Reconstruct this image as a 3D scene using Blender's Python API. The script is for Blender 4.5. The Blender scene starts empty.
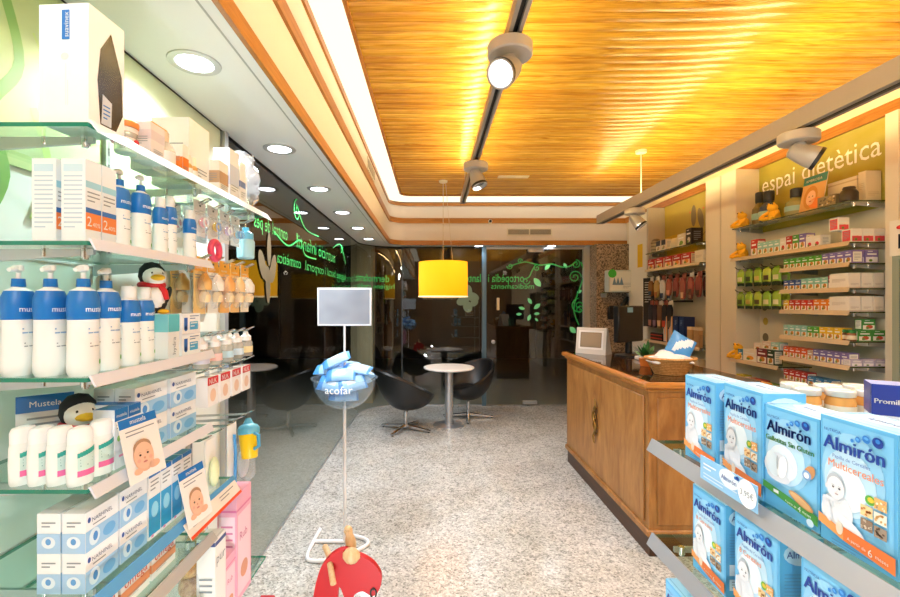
import bpy, math, random
from mathutils import Vector, Matrix
random.seed(7)
R=random.Random(11)
PI=math.pi
scn=bpy.context.scene
COL=scn.collection
V=Vector
# ---------------------------------------------------------------- camera
CZ=1.58
cam_d=bpy.data.cameras.new('camera'); cam=bpy.data.objects.new('camera',cam_d); COL.objects.link(cam)
cam.location=(0,0,CZ); cam.rotation_euler=(PI/2,0,0)
cam_d.sensor_width=36; cam_d.lens=18; cam_d.shift_x=.02; cam_d.shift_y=.005; cam_d.clip_start=.02
scn.camera=cam
scn.view_settings.view_transform='Standard'
scn.view_settings.look='None'
scn.view_settings.exposure=0
scn.cycles.use_denoising=True
scn.cycles.transparent_max_bounces=24
scn.cycles.max_bounces=10
scn.cycles.diffuse_bounces=4
scn.cycles.glossy_bounces=5
scn.cycles.sample_clamp_indirect=6
scn.cycles.caustics_reflective=False
scn.cycles.caustics_refractive=False
def dY(px,X): return X*450/(px-432)          # depth of a point seen at column px and standing at X
def zAt(py,Y): return CZ+(303-py)*Y/450
def xAt(px,Y): return (px-432)*Y/450
# ---------------------------------------------------------------- materials
_M={}
def newmat(name):
    m=bpy.data.materials.new(name); m.use_nodes=True
    nt=m.node_tree; nt.nodes.clear()
    o=nt.nodes.new('ShaderNodeOutputMaterial')
    return m,nt,o
def lin(c):
    return tuple((x/12.92 if x<=.04045 else ((x+.055)/1.055)**2.4) for x in c)
def hx(h):
    return lin(tuple(int(h[i:i+2],16)/255 for i in (0,2,4)))
def mat(col,rough=.5,metal=0,emit=0,name=None,trans=0,spec=.5):
    key=(col,rough,metal,emit,trans,spec)
    if key in _M: return _M[key]
    m,nt,o=newmat(name or 'paint_'+col)
    b=nt.nodes.new('ShaderNodeBsdfPrincipled'); c=hx(col)+(1,)
    b.inputs['Base Color'].default_value=c; b.inputs['Roughness'].default_value=rough
    b.inputs['Metallic'].default_value=metal
    b.inputs['Specular IOR Level'].default_value=spec
    if emit:
        b.inputs['Emission Color'].default_value=c; b.inputs['Emission Strength'].default_value=emit
    if trans:
        b.inputs['Transmission Weight'].default_value=0
        t=nt.nodes.new('ShaderNodeBsdfTranslucent'); t.inputs[0].default_value=c
        mx=nt.nodes.new('ShaderNodeMixShader'); mx.inputs[0].default_value=trans
        nt.links.new(b.outputs[0],mx.inputs[1]); nt.links.new(t.outputs[0],mx.inputs[2]); nt.links.new(mx.outputs[0],o.inputs[0])
    else: nt.links.new(b.outputs[0],o.inputs[0])
    _M[key]=m; return m
def emis(col,s,name='lamp_glow'):
    key=(col,s,name)
    if key in _M: return _M[key]
    m,nt,o=newmat(name); e=nt.nodes.new('ShaderNodeEmission'); e.inputs[0].default_value=hx(col)+(1,); e.inputs[1].default_value=s
    nt.links.new(e.outputs[0],o.inputs[0]); _M[key]=m; return m
def clear(name,tint='ffffff',ior=1.5,rough=0,milk=0,milkcol='ffffff',gain=1):
    """thin clear sheet: see-through with a mirror reflection that grows towards grazing angles"""
    key=('clear',name)
    if key in _M: return _M[key]
    m,nt,o=newmat(name)
    t=nt.nodes.new('ShaderNodeBsdfTransparent'); t.inputs[0].default_value=hx(tint)+(1,)
    g=nt.nodes.new('ShaderNodeBsdfGlossy'); g.inputs['Roughness'].default_value=rough; g.inputs[0].default_value=(1,1,1,1)
    f=nt.nodes.new('ShaderNodeFresnel'); f.inputs[0].default_value=ior
    geo=nt.nodes.new('ShaderNodeNewGeometry')
    inv=nt.nodes.new('ShaderNodeMath'); inv.operation='SUBTRACT'; inv.inputs[0].default_value=gain; nt.links.new(geo.outputs['Backfacing'],inv.inputs[1])
    mul=nt.nodes.new('ShaderNodeMath'); mul.operation='MULTIPLY'; mul.use_clamp=True
    nt.links.new(f.outputs[0],mul.inputs[0]); nt.links.new(inv.outputs[0],mul.inputs[1])
    mx=nt.nodes.new('ShaderNodeMixShader'); nt.links.new(mul.outputs[0],mx.inputs[0])
    base=t
    if milk:
        d=nt.nodes.new('ShaderNodeBsdfDiffuse'); d.inputs[0].default_value=hx(milkcol)+(1,)
        m2=nt.nodes.new('ShaderNodeMixShader'); m2.inputs[0].default_value=milk
        nt.links.new(t.outputs[0],m2.inputs[1]); nt.links.new(d.outputs[0],m2.inputs[2]); base=m2
    nt.links.new(base.outputs[0],mx.inputs[1]); nt.links.new(g.outputs[0],mx.inputs[2]); nt.links.new(mx.outputs[0],o.inputs[0])
    _M[key]=m; return m
class NT:
    def __init__(s,name,rough=.5):
        s.m,s.nt,s.o=newmat(name); s.b=s.nt.nodes.new('ShaderNodeBsdfPrincipled'); s.b.inputs['Roughness'].default_value=rough
        s.nt.links.new(s.b.outputs[0],s.o.inputs[0])
        s.co=s.nt.nodes.new('ShaderNodeTexCoord').outputs['Object']
    def n(s,t,**k):
        nd=s.nt.nodes.new('ShaderNode'+t)
        for a,b in k.items(): setattr(nd,a,b)
        return nd
    def l(s,a,b): s.nt.links.new(a,b)
    def mapping(s,scale,src=None,rot=(0,0,0),loc=(0,0,0)):
        mp=s.n('Mapping'); mp.inputs['Scale'].default_value=scale; mp.inputs['Rotation'].default_value=rot; mp.inputs['Location'].default_value=loc
        s.l(src or s.co,mp.inputs[0]); return mp.outputs[0]
    def noise(s,vec,scale,detail=3,rough=.55,dist=0):
        t=s.n('TexNoise'); t.inputs['Scale'].default_value=scale; t.inputs['Detail'].default_value=detail; t.inputs['Roughness'].default_value=rough; t.inputs['Distortion'].default_value=dist
        s.l(vec,t.inputs['Vector']); return t.outputs[0]
    def ramp(s,fac,stops,interp='LINEAR'):
        r=s.n('ValToRGB'); r.color_ramp.interpolation=interp
        e=r.color_ramp.elements
        while len(e)<len(stops): e.new(.5)
        for el,(p,c) in zip(e,stops): el.position=p; el.color=hx(c)+(1,)
        s.l(fac,r.inputs[0]); return r.outputs[0]
    def mix(s,a,b,fac,mode='MIX'):
        x=s.n('MixRGB',blend_type=mode)
        if isinstance(fac,(int,float)): x.inputs[0].default_value=fac
        else: s.l(fac,x.inputs[0])
        s.l(a,x.inputs[1]); s.l(b,x.inputs[2]); return x.outputs[0]
    def color(s,c): s.l(c,s.b.inputs['Base Color'])
    def bump(s,h,st=.2,d=.01):
        b=s.n('Bump'); b.inputs['Strength'].default_value=st; b.inputs['Distance'].default_value=d; s.l(h,b.inputs['Height']); s.l(b.outputs[0],s.b.inputs['Normal'])
# terrazzo floor
t=NT('speckled_granite_floor',.16)
v=t.n('TexVoronoi'); v.inputs['Scale'].default_value=95; t.l(t.mapping((1,1,1)),v.inputs['Vector'])
sep=t.n('SeparateColor'); t.l(v.outputs['Color'],sep.inputs[0])
c1=t.ramp(sep.outputs[0],[(0,'4a4a4a'),(.10,'7e7e7c'),(.24,'a5a6a3'),(.55,'c2c4c2'),(.8,'d8d9d6'),(1,'eeeeeb')])
v2=t.n('TexVoronoi'); v2.inputs['Scale'].default_value=34; t.l(t.mapping((1,1,1),loc=(3,1,0)),v2.inputs['Vector'])
sep2=t.n('SeparateColor'); t.l(v2.outputs['Color'],sep2.inputs[0])
c2=t.ramp(sep2.outputs[1],[(0,'a0a09c'),(.4,'c5c7c4'),(1,'d6d7d4')])
big=t.ramp(t.noise(t.co,2.5),[(.3,'e8e6e0'),(.7,'ffffff')])
t.color(t.mix(t.mix(c1,c2,.42),big,1,'MULTIPLY'))
M_floor=t.m
# ribbed pine ceiling
t=NT('pine_board_ceiling',.27)
g1=t.noise(t.mapping((1.5,17,17)),1.0,4,.55,2.2)
g2=t.noise(t.mapping((6,140,140)),1.0,2)
wn=t.n('TexWhiteNoise',noise_dimensions='1D')
sx=t.n('SeparateXYZ'); t.l(t.co,sx.inputs[0])
dv=t.n('Math',operation='DIVIDE'); t.l(sx.outputs[1],dv.inputs[0]); dv.inputs[1].default_value=.085
fl=t.n('Math',operation='FLOOR'); t.l(dv.outputs[0],fl.inputs[0]); t.l(fl.outputs[0],wn.inputs['W'])
ca=t.ramp(g1,[(.3,'c08a22'),(.48,'e2b23c'),(.6,'eec250'),(.75,'cf9a2c')])
cb=t.ramp(wn.outputs[0],[(0,'e2cdb0'),(1,'ffffff')])
cc=t.ramp(g2,[(.35,'d0b890'),(.6,'ffffff')])
t.color(t.mix(t.mix(ca,cb,1,'MULTIPLY'),cc,.5,'MULTIPLY'))
M_ceil=t.m
def wood(name,stops,scale=(3,3,40),rough=.35,axis=None):
    t=NT(name,rough)
    g=t.noise(t.mapping(scale),1.0,5,.6,1.5); g2=t.noise(t.mapping(tuple(s*5 for s in scale)),1,2)
    t.color(t.mix(t.ramp(g,stops),t.ramp(g2,[(.3,'d8c8b0'),(.6,'ffffff')]),.5,'MULTIPLY'))
    return t.m
M_trim=wood('orange_wood_trim',[(.3,'9c6220'),(.6,'b87c36'),(.8,'a86e2a')],(2,2,30),.35)
M_counter=wood('honey_cherry_veneer',[(.28,'855628'),(.5,'a2713a'),(.72,'b38348')],(7,7,1.6),.4)
M_plinth=wood('dark_plinth_wood',[(.3,'2e1a0c'),(.7,'4b2b14')],(3,3,20),.4)
M_birch=wood('pale_birch',[(.3,'d2ad7c'),(.7,'e6c99c')],(20,20,4),.5)
# granite pillar
t=NT('brown_granite',.35)
v=t.n('TexVoronoi'); v.inputs['Scale'].default_value=70; t.l(t.co,v.inputs['Vector'])
sep=t.n('SeparateColor'); t.l(v.outputs['Color'],sep.inputs[0])
t.color(t.ramp(sep.outputs[0],[(0,'3d342c'),(.3,'77685a'),(.6,'9b8873'),(1,'b9a58c')])); M_granite=t.m
# wicker
t=NT('woven_wicker',.6)
w=t.n('TexWave'); w.inputs['Scale'].default_value=26; w.bands_direction='Z'; t.l(t.co,w.inputs['Vector'])
n=t.noise(t.co,60); t.color(t.mix(t.ramp(w.outputs[0],[(0,'c08a48'),(1,'e8b872')]),t.ramp(n,[(.3,'b58a5a'),(.7,'ffffff')]),.6,'MULTIPLY')); t.bump(w.outputs[0],.5,.004); M_wicker=t.m
# green graphic wall
t=NT('green_graphic_panel',.5)
sx=t.n('SeparateXYZ'); t.l(t.co,sx.inputs[0])
mr=t.n('MapRange'); mr.inputs[1].default_value=.9; mr.inputs[2].default_value=2.3; t.l(sx.outputs[1],mr.inputs[0])
n=t.noise(t.mapping((1,2,1.4)),2.2,4,.6,1)
ad=t.n('Math',operation='MULTIPLY_ADD'); t.l(n,ad.inputs[0]); ad.inputs[1].default_value=.35; t.l(mr.outputs[0],ad.inputs[2])
t.color(t.ramp(ad.outputs[0],[(.1,'9fb878'),(.35,'b4c98c'),(.65,'ced9a8'),(1,'e0e4c0')])); M_green=t.m
# yellow graphic panel on the right
t=NT('mustard_graphic_panel',.5)
n=t.noise(t.mapping((1,1.5,2.5)),1.6,3,.5,.6)
t.color(t.ramp(n,[(.3,'9c9426'),(.55,'aca23a'),(.75,'b9ad58')])); M_mustard=t.m
M_white=mat('f2f2ee',.5); M_cream=mat('e2dad4',.6); M_wallw=mat('e8ece6',.6); M_soffit=mat('fafbfb',.4)
M_chrome=mat('d8dadc',.18,1); M_steel=mat('c2c5c8',.34,.75); M_dark=mat('17181a',.35); M_grey=mat('a8a29a',.5); M_rail=mat('c6c9cc',.3,.35)
M_blue=mat('1272c4',.4); M_navy=mat('123a86',.4); M_sky=mat('86c6ea',.45); M_lsky=mat('bfe1f4',.45); M_red=mat('d01f2a',.4); M_orange=mat('f07c22',.45)
M_pink=mat('ee9dbb',.5); M_teal=mat('35a7a2',.45); M_green2=mat('3f9e3a',.45); M_txt=mat('8f979e',.6); M_yel=mat('f3c22a',.5); M_skin=mat('e8b79a',.6); M_black=mat('0c0c0d',.4)
M_leather=mat('141416',.38); M_beige=mat('d9c6a4',.6)
M_pane=clear('shop_window_glass','dfe8e4',1.82)
M_sglass=clear('shelf_glass','e6f4ee',1.5)
M_edge=mat('1f7a62',.15,0,.06)  # green glass edge; a faint glow is put into its colour
M_film=clear('crinkled_clear_film','f6f8fa',1.6,.08,.12)
M_plastic=clear('clear_plastic','eef6fc',1.4,.03,.14,'d6ecff')
M_bottlec=clear('clear_bottle','f4f0ea',1.5,.05,.35,'f4efe6')
# ---------------------------------------------------------------- mesh builder
_tc={}
def glyphs(s):
    if s in _tc: return _tc[s]
    cu=bpy.data.curves.new('lettering','FONT'); cu.body=s; cu.size=1; cu.resolution_u=2
    ob=bpy.data.objects.new('lettering',cu); COL.objects.link(ob)
    me=bpy.data.meshes.new_from_object(ob)
    vs=[(v.co.x,v.co.y) for v in me.vertices]; fs=[tuple(p.vertices) for p in me.polygons]
    bpy.data.objects.remove(ob); bpy.data.curves.remove(cu); bpy.data.meshes.remove(me)
    xs=[v[0] for v in vs] or [0,1]; ys=[v[1] for v in vs] or [0,1]
    _tc[s]=(vs,fs,min(xs),max(xs),min(ys),max(ys)); return _tc[s]
class Fr:
    def __init__(s,o,u,v,eps=.0005): s.o=V(o); s.u=V(u); s.v=V(v); s.n=s.u.cross(s.v).normalized(); s.eps=eps
    def p(s,a,b,k=1): return s.o+s.u*a+s.v*b+s.n*(s.eps*k)
class MB:
    def __init__(s): s.v=[]; s.f=[]; s.fm=[]; s.mats=[]; s.M=None; s.warp=None
    def mi(s,m):
        if m not in s.mats: s.mats.append(m)
        return s.mats.index(m)
    def add(s,vs,fs,m):
        b=len(s.v)
        for p in vs:
            p=V(p)
            if s.warp: p=V(s.warp(p))
            if s.M: p=s.M@p
            s.v.append(p)
        k=s.mi(m)
        for f in fs: s.f.append(tuple(b+i for i in f)); s.fm.append(k)
        return s
    def poly(s,pts,m): return s.add(pts,[tuple(range(len(pts)))],m)
    def box(s,x0,x1,y0,y1,z0,z1,m,top=None,ch=0):
        if ch:
            c=ch; r=[]
            for z,i in ((z0,c),(z0+c,0),(z1-c,0),(z1,c)):
                r.append([(x0+i+ (0 if i else c),y0+i,z),(x1-i-(0 if i else c),y0+i,z),(x1-i,y0+i+(0 if i else c),z),(x1-i,y1-i-(0 if i else c),z),(x1-i-(0 if i else c),y1-i,z),(x0+i+(0 if i else c),y1-i,z),(x0+i,y1-i-(0 if i else c),z),(x0+i,y0+i+(0 if i else c),z)])
            vs=[p for q in r for p in q]; fs=[tuple(range(7,-1,-1)),tuple(range(24,32))]
            for a in range(3):
                for i in range(8):
                    j=(i+1)%8; fs.append((a*8+i,a*8+j,a*8+8+j,a*8+8+i))
            return s.add(vs,fs,m)
        vs=[(x0,y0,z0),(x1,y0,z0),(x1,y1,z0),(x0,y1,z0),(x0,y0,z1),(x1,y0,z1),(x1,y1,z1),(x0,y1,z1)]
        s.add(vs,[(3,2,1,0),(0,1,5,4),(1,2,6,5),(2,3,7,6),(3,0,4,7)],m)
        return s.add(vs[4:],[(0,1,2,3)],top or m)
    def lathe(s,prof,m,seg=20,c=(0,0,0),sx=1,sy=1,mats=None,cap=True):
        n=len(prof); vs=[]; 
        for r,z in prof:
            for i in range(seg):
                a=2*PI*i/seg; vs.append((c[0]+r*math.cos(a)*sx,c[1]+r*math.sin(a)*sy,c[2]+z))
        for k in range(n-1):
            fs=[]
            for i in range(seg):
                j=(i+1)%seg; fs.append((k*seg+i,k*seg+j,(k+1)*seg+j,(k+1)*seg+i))
            mm=mats[k] if mats else m
            b=len(s.v) if k==0 else b0
            if k==0:
                b0=len(s.v); s.add(vs,fs,mm)
            else:
                ki=s.mi(mm)
                for f in fs: s.f.append(tuple(b0+q for q in f)); s.fm.append(ki)
        if cap:
            if prof[0][0]>1e-5: s.f.append(tuple(b0+i for i in range(seg-1,-1,-1))); s.fm.append(s.mi(mats[0] if mats else m))
            if prof[-1][0]>1e-5: s.f.append(tuple(b0+(n-1)*seg+i for i in range(seg))); s.fm.append(s.mi(mats[-1] if mats else m))
        return s
    def ell(s,c,r,m,seg=16,rings=10):
        prof=[(max(1e-6,math.sin(PI*k/rings)),-math.cos(PI*k/rings)) for k in range(rings+1)]
        old=s.M; t=Matrix.Translation(V(c))@Matrix.Diagonal((r[0],r[1],r[2],1)); s.M=(old@t) if old else t
        s.lathe(prof,m,seg,cap=False); s.M=old; return s
    def tube(s,pts,r,m,seg=8,closed=False,flat=None):
        pts=[V(p) for p in pts]; n=len(pts); vs=[]; prev=None
        for i,p in enumerate(pts):
            a=pts[i-1] if (i>0 or closed) else p; b=pts[(i+1)%n] if (i<n-1 or closed) else p
            d=(b-a).normalized()
            if prev is None:
                up=V((0,0,1)) if abs(d.z)<.9 else V((0,1,0)); x=d.cross(up).normalized()
            else: x=(prev-d*prev.dot(d)).normalized()
            prev=x; y=d.cross(x); rr=r[i] if isinstance(r,(list,tuple)) else r
            for k in range(seg):
                an=2*PI*k/seg; vs.append(p+x*math.cos(an)*rr+y*math.sin(an)*rr)
        fs=[]
        for i in range(n if closed else n-1):
            j=(i+1)%n
            for k in range(seg):
                l=(k+1)%seg; fs.append((i*seg+k,i*seg+l,j*seg+l,j*seg+k))
        if not closed: fs+= [tuple(range(seg-1,-1,-1)),tuple((n-1)*seg+k for k in range(seg))]
        return s.add(vs,fs,m)
    def prism(s,poly,o,u,v,n,th,m,edge=None):
        o,u,v,n=V(o),V(u),V(v),V(n); k=len(poly)
        a=[o+u*x+v*y for x,y in poly]; b=[p+n*th for p in a]
        s.add(a+b,[tuple(range(k,2*k))],m); s.add(a,[tuple(range(k-1,-1,-1))],m)
        return s.add(a+b,[(i,(i+1)%k,k+(i+1)%k,k+i) for i in range(k)],edge or m)
    # prints on a face frame
    def rect(s,F,a0,b0,a1,b1,m,k=1): return s.poly([F.p(a0,b0,k),F.p(a1,b0,k),F.p(a1,b1,k),F.p(a0,b1,k)],m)
    def oval(s,F,a,b,ra,rb,m,k=1,n=16,rot=0):
        c,d=math.cos(rot),math.sin(rot)
        return s.poly([F.p(a+ra*math.cos(t)*c-rb*math.sin(t)*d,b+ra*math.cos(t)*d+rb*math.sin(t)*c,k) for t in [2*PI*i/n for i in range(n)]],m)
    def text(s,txt,F,a,b,m,h=None,w=None,k=2,al='L',bold=0):
        vs,fs,x0,x1,y0,y1=glyphs(txt)
        if not fs: return s
        sc=h/.72 if h else w/(x1-x0)
        sx=(w/(x1-x0)) if (w and h) else sc
        W=(x1-x0)*sx; off={'L':0,'C':-W/2,'R':-W}[al]
        for q in ([0] if not bold else [-bold,0,bold]):
            s.add([F.p(a+off+q+(x-x0)*sx,b+y*sc,k) for x,y in vs],fs,m)
        return s
    def lines(s,F,a0,a1,b,n,dy,m,k=1,t=.35):
        for i in range(n): s.rect(F,a0,b-i*dy,a0+(a1-a0)*(1 if i<n-1 else .6),b-i*dy+dy*t,m,k)
        return s
    def mesh(s,name,smooth=True):
        me=bpy.data.meshes.new(name); me.from_pydata([tuple(p) for p in s.v],[],s.f)
        for m in s.mats: me.materials.append(m)
        me.polygons.foreach_set('material_index',s.fm)
        if smooth:
            me.polygons.foreach_set('use_smooth',[True]*len(s.f))
            me.set_sharp_from_angle(angle=math.radians(38))
        me.update(); return me
def frames(w,d,h):
    x,y=w/2,d/2
    return dict(front=Fr((-x,-y,0),(1,0,0),(0,0,1)),right=Fr((x,-y,0),(0,1,0),(0,0,1)),left=Fr((-x,y,0),(0,-1,0),(0,0,1)),
                back=Fr((x,y,0),(-1,0,0),(0,0,1)),top=Fr((-x,-y,h),(1,0,0),(0,1,0)))
# ---------------------------------------------------------------- objects
def link(name,data,parent=None,loc=(0,0,0),rz=0,rot=None):
    o=bpy.data.objects.new(name,data); COL.objects.link(o)
    if parent: o.parent=parent
    o.location=loc; o.rotation_euler=rot if rot else (0,0,rz); return o
def struct(name,mb,parent=None,**k):
    o=link(name,mb.mesh(name),parent,**k)
    if not parent: o['kind']='structure'
    return o
class Proto:
    """a kind of thing: main mesh (or None) and parts [(name, mesh, [sub-parts])]"""
    def __init__(s,name,cat,main=None,parts=()):
        s.name=name; s.cat=cat; s.main=main.mesh(name) if main else None
        def cv(ps): return [(p[0],p[1].mesh(p[0]),cv(p[2]) if len(p)>2 else []) for p in ps]
        s.parts=cv(parts)
    def put(s,label,loc,rz=0,group=None,rot=None,sc=None):
        o=link(s.name,s.main,None,loc,rz,rot); o['label']=label; o['category']=s.cat
        if sc: o.scale=(sc,)*3 if isinstance(sc,(int,float)) else sc
        if group: o['group']=group
        def go(ps,par):
            for n,me,sub in ps: go(sub,link(n,me,par))
        go(s.parts,o); return o
def one(name,cat,label,main=None,parts=(),loc=(0,0,0),rz=0,group=None,rot=None):
    return Proto(name,cat,main,parts).put(label,loc,rz,group,rot)
ORD='first second third fourth fifth sixth seventh eighth ninth tenth eleventh twelfth'.split()
# ================================================================ ROOM SHELL
XL=-1.07; XR=2.92; YG=6.95; Y0=-2.6; ZC=3.11
def lpath(xl,yb,r,y0=Y0,x1=XR,n=10):
    p=[(xl,y0),(xl,yb-r)]
    for i in range(1,n): a=PI-PI/2*i/n; p.append((xl+r+r*math.cos(a),yb-r+r*math.sin(a)))
    return p+[(xl+r,yb),(x1,yb)]
def ring(mb,A,za,B,zb,m,flip=False):
    n=len(A); vs=[(x,y,za) for x,y in A]+[(x,y,zb) for x,y in B]
    fs=[(i,i+1,n+i+1,n+i) for i in range(n-1)]
    if flip: fs=[f[::-1] for f in fs]
    mb.add(vs,fs,m)
def fpath(o): return lpath(-.63+o,6.75-o,max(.27-o,.03))
def strip(mb,o0,o1,z0,z1,m):
    A,B=fpath(o0),fpath(o1)
    ring(mb,B,z0,B,z1,m); ring(mb,A,z0,B,z0,m); ring(mb,B,z1,A,z1,m)
# floor and ground outside
mb=MB(); mb.poly([(XL,Y0,0),(3.3,Y0,0),(3.3,YG+.05,0)]+[(x,y,0) for x,y in lpath(XL,YG+.03,.6)[::-1][1:-1]],M_floor); struct('floor',mb)
mb=MB(); mb.poly([(-14,-6,-.02),(10,-6,-.02),(10,16,-.02),(-14,16,-.02)],mat('96938a',.6)); struct('street_ground',mb)
mb=MB(); mb.box(-14,10,13,13.3,-.02,6,mat('241a12',.7)); mb.box(-9,-8.7,-6,13,-.02,6,mat('1d1714',.7))
for x in (-6,-3,0,3,6): mb.box(x,x+1.6,12.95,13,0,2.6,mat('0e0c0b',.4))
struct('street_facade_exterior',mb)
# walls
mb=MB(); mb.box(XL-.2,XL,Y0,2.27,0,3.2,M_wallw); struct('wall_left',mb)
mb=MB(); mb.box(XR,XR+.2,Y0,7,0,3.2,mat('ddd6c4',.6)); mb.box(XR-.012,XR,Y0,6.75,2.86,ZC,mat('f4e2bc',.6)); struct('wall_right',mb)
mb=MB(); mb.box(XL,XR,Y0-.2,Y0,0,3.2,mat('8a7458',.6)); struct('wall_back',mb)
mb=MB(); mb.box(-1.3,-.95,7.2,7.5,-.02,2.6,mat('b5a88e',.6)); struct('pillar_exterior',mb)
mb=MB(); mb.box(2.42,XR,6.62,7.0,0,2.45,M_granite); struct('pillar_granite',mb)
# soffit
mb=MB(); ring(mb,lpath(XL,YG+.02,.6),2.45,fpath(0),2.45,M_soffit); ring(mb,lpath(XL-.01,YG+.03,.6),2.62,lpath(XL-.01,YG+.03,.6),2.44,M_dark)
A=lpath(XL,YG+.0,.58); B=lpath(XL+.015,YG-.015,.57); ring(mb,A,2.447,B,2.447,M_dark)
A=fpath(-.05); B=fpath(-.042); ring(mb,A,2.4485,B,2.4485,mat('b8bab8',.5)); struct('ceiling_soffit',mb)
# stepped fascia with three wooden trims
mb=MB(); A=fpath(0); ring(mb,A,2.45,A,3.07,M_cream); struct('ceiling_fascia',mb)
mb=MB(); strip(mb,-.002,.016,2.447,2.515,M_trim); struct('trim_1',mb)
mb=MB(); strip(mb,-.002,.016,2.775,2.85,M_trim); struct('trim_2',mb)
mb=MB(); strip(mb,-.03,.014,3.035,3.08,M_trim); struct('trim_3',mb)
cA=fpath(-.03); cB=lpath(-.45,6.37,.16)
mb=MB(); ring(mb,cA,3.10,cB,3.115,emis('fff0d2',1.5,'cove_diffuser')); struct('ceiling_light_cove',mb)
B2=lpath(-.43,6.35,.15); mb=MB(); ring(mb,cB,3.09,B2,3.09,M_trim); ring(mb,cB,3.09,cB,3.16,M_trim,True); ring(mb,B2,3.09,B2,3.13,M_trim); struct('trim_4',mb)
mb=MB(); mb.box(XR-.03,XR,Y0,6.75,2.775,2.85,M_trim); struct('trim_5',mb)
# pine board ceiling: convex boards across the room
mb=MB(); n=int((6.37-Y0)/.085); W=.085
for i in range(n+1):
    y=6.37-i*W
    pr=[(y,ZC+.014),(y-.0035,ZC+.004),(y-.009,ZC+.0003),(y-.0425,ZC),(y-W+.009,ZC+.0003),(y-W+.0035,ZC+.004),(y-W,ZC+.014)]
    vs=[(-.442,a,b) for a,b in pr]+[(XR,a,b) for a,b in pr]
    mb.add(vs,[(k,k+1,8+k,7+k) for k in range(6)],M_ceil)
mb.poly([(-1.3,Y0,3.17),(-1.3,7.1,3.17),(3,7.1,3.17),(3,Y0,3.17)],M_dark); struct('ceiling',mb)
mb=MB(); mb.box(.80,1.17,5.40,5.50,ZC-.006,ZC+.01,mat('f2e2bc',.6)); struct('ceiling_hatch',mb)
# air vents on the fascia
def vent(label,loc,rz,w,h):
    f=MB(); f.box(-w/2,w/2,-.012,0,0,h,mat('d9d2c2',.5)); 
    g=MB()
    for a in (0,1):
        x0=-w/2+.02+a*(w/2-.01); x1=x0+w/2-.03; g.box(x0,x1,-.0135,-.0125,.02,h-.02,mat('55504a',.6))
        for k in range(6): 
            z=.026+(h-.05)*k/5; g.box(x0,x1,-.019,-.013,z-.004,z+.002,mat('b9b2a4',.5))
    one('air_vent','vent',label,f,[('grille',g)],loc,rz)
vent('twin-slot cream air vent on the far fascia above the glass doors',(1.46,6.75,2.585),0,.68,.12)
vent('small cream air vent on the long left fascia beside the glowing cove',(-.63,4.6,2.88),PI/2,.5,.12)
# ---------------------------------------------------------------- glazing
def glasspane(name,pts,z0=.012,z1=2.43):
    mb=MB(); n=len(pts); vs=[(x,y,z0) for x,y in pts]+[(x,y,z1) for x,y in pts]
    mb.add(vs,[(i,i+1,n+i+1,n+i) for i in range(n-1)],M_pane); return mb
M_mull=mat('5d7f96',.3,.3); M_frame=mat('4a4f52',.35,.4)
gp=lpath(-1.06,YG,.6)
mb=glasspane('w',[(-1.06,2.3),(-1.06,YG-.6)]); w1=struct('window_1',mb)
f=MB(); f.box(-1.075,-1.045,2.27,2.31,0,2.45,M_steel); f.box(-1.068,-1.054,2.3,YG-.6,0,.012,M_steel); struct('window_frame',f,w1)
mb=glasspane('w',gp[1:-1]); w2=struct('window_2',mb)
f=MB(); ring(f,lpath(-1.06,YG-.003,.6)[1:-1],0,lpath(-1.06,YG-.003,.6)[1:-1],.012,M_steel); struct('window_frame',f,w2)
mb=glasspane('w',[(-.46,YG),(.77,YG)]); w3=struct('window_3',mb)
f=MB(); f.box(-.46,.77,YG-.008,YG+.008,0,.014,M_steel); f.box(.77,.835,YG-.04,YG+.03,0,2.45,M_mull); f.box(-.47,-.455,YG-.004,YG+.004,.03,2.43,M_frame); struct('window_frame',f,w3)
mb=glasspane('w',[(.845,YG),(2.33,YG)],.02,2.41); d1=struct('door_1',mb)
f=MB(); f.box(.84,2.33,YG-.015,YG+.015,2.41,2.445,M_steel); f.box(2.33,2.42,YG-.05,YG+.03,0,2.45,mat('b9b7b0',.4)); struct('door_frame',f,d1)
f=MB(); f.box(1.47,1.72,YG-.06,YG-.012,2.36,2.42,M_steel,ch=.006); struct('door_closer',f,d1)
f=MB(); f.box(1.4,1.62,YG-.03,YG+.02,.02,.075,M_steel,ch=.006); struct('door_pivot',f,d1)
f=MB(); f.box(.995,1.035,YG-.05,YG-.03,1.47,1.66,mat('e8d9b4',.4),ch=.005); f.tube([(1.015,YG-.03,1.5),(1.015,YG,1.5)],.008,M_steel); f.tube([(1.015,YG-.03,1.63),(1.015,YG,1.63)],.008,M_steel); struct('door_handle',f,d1)
f=MB(); f.lathe([(.03,0),(.03,.02),(.02,.025)],M_steel,14); struct('door_lock',f,d1,loc=(.945,YG-.002,.98),rot=(PI/2,0,0))
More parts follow.
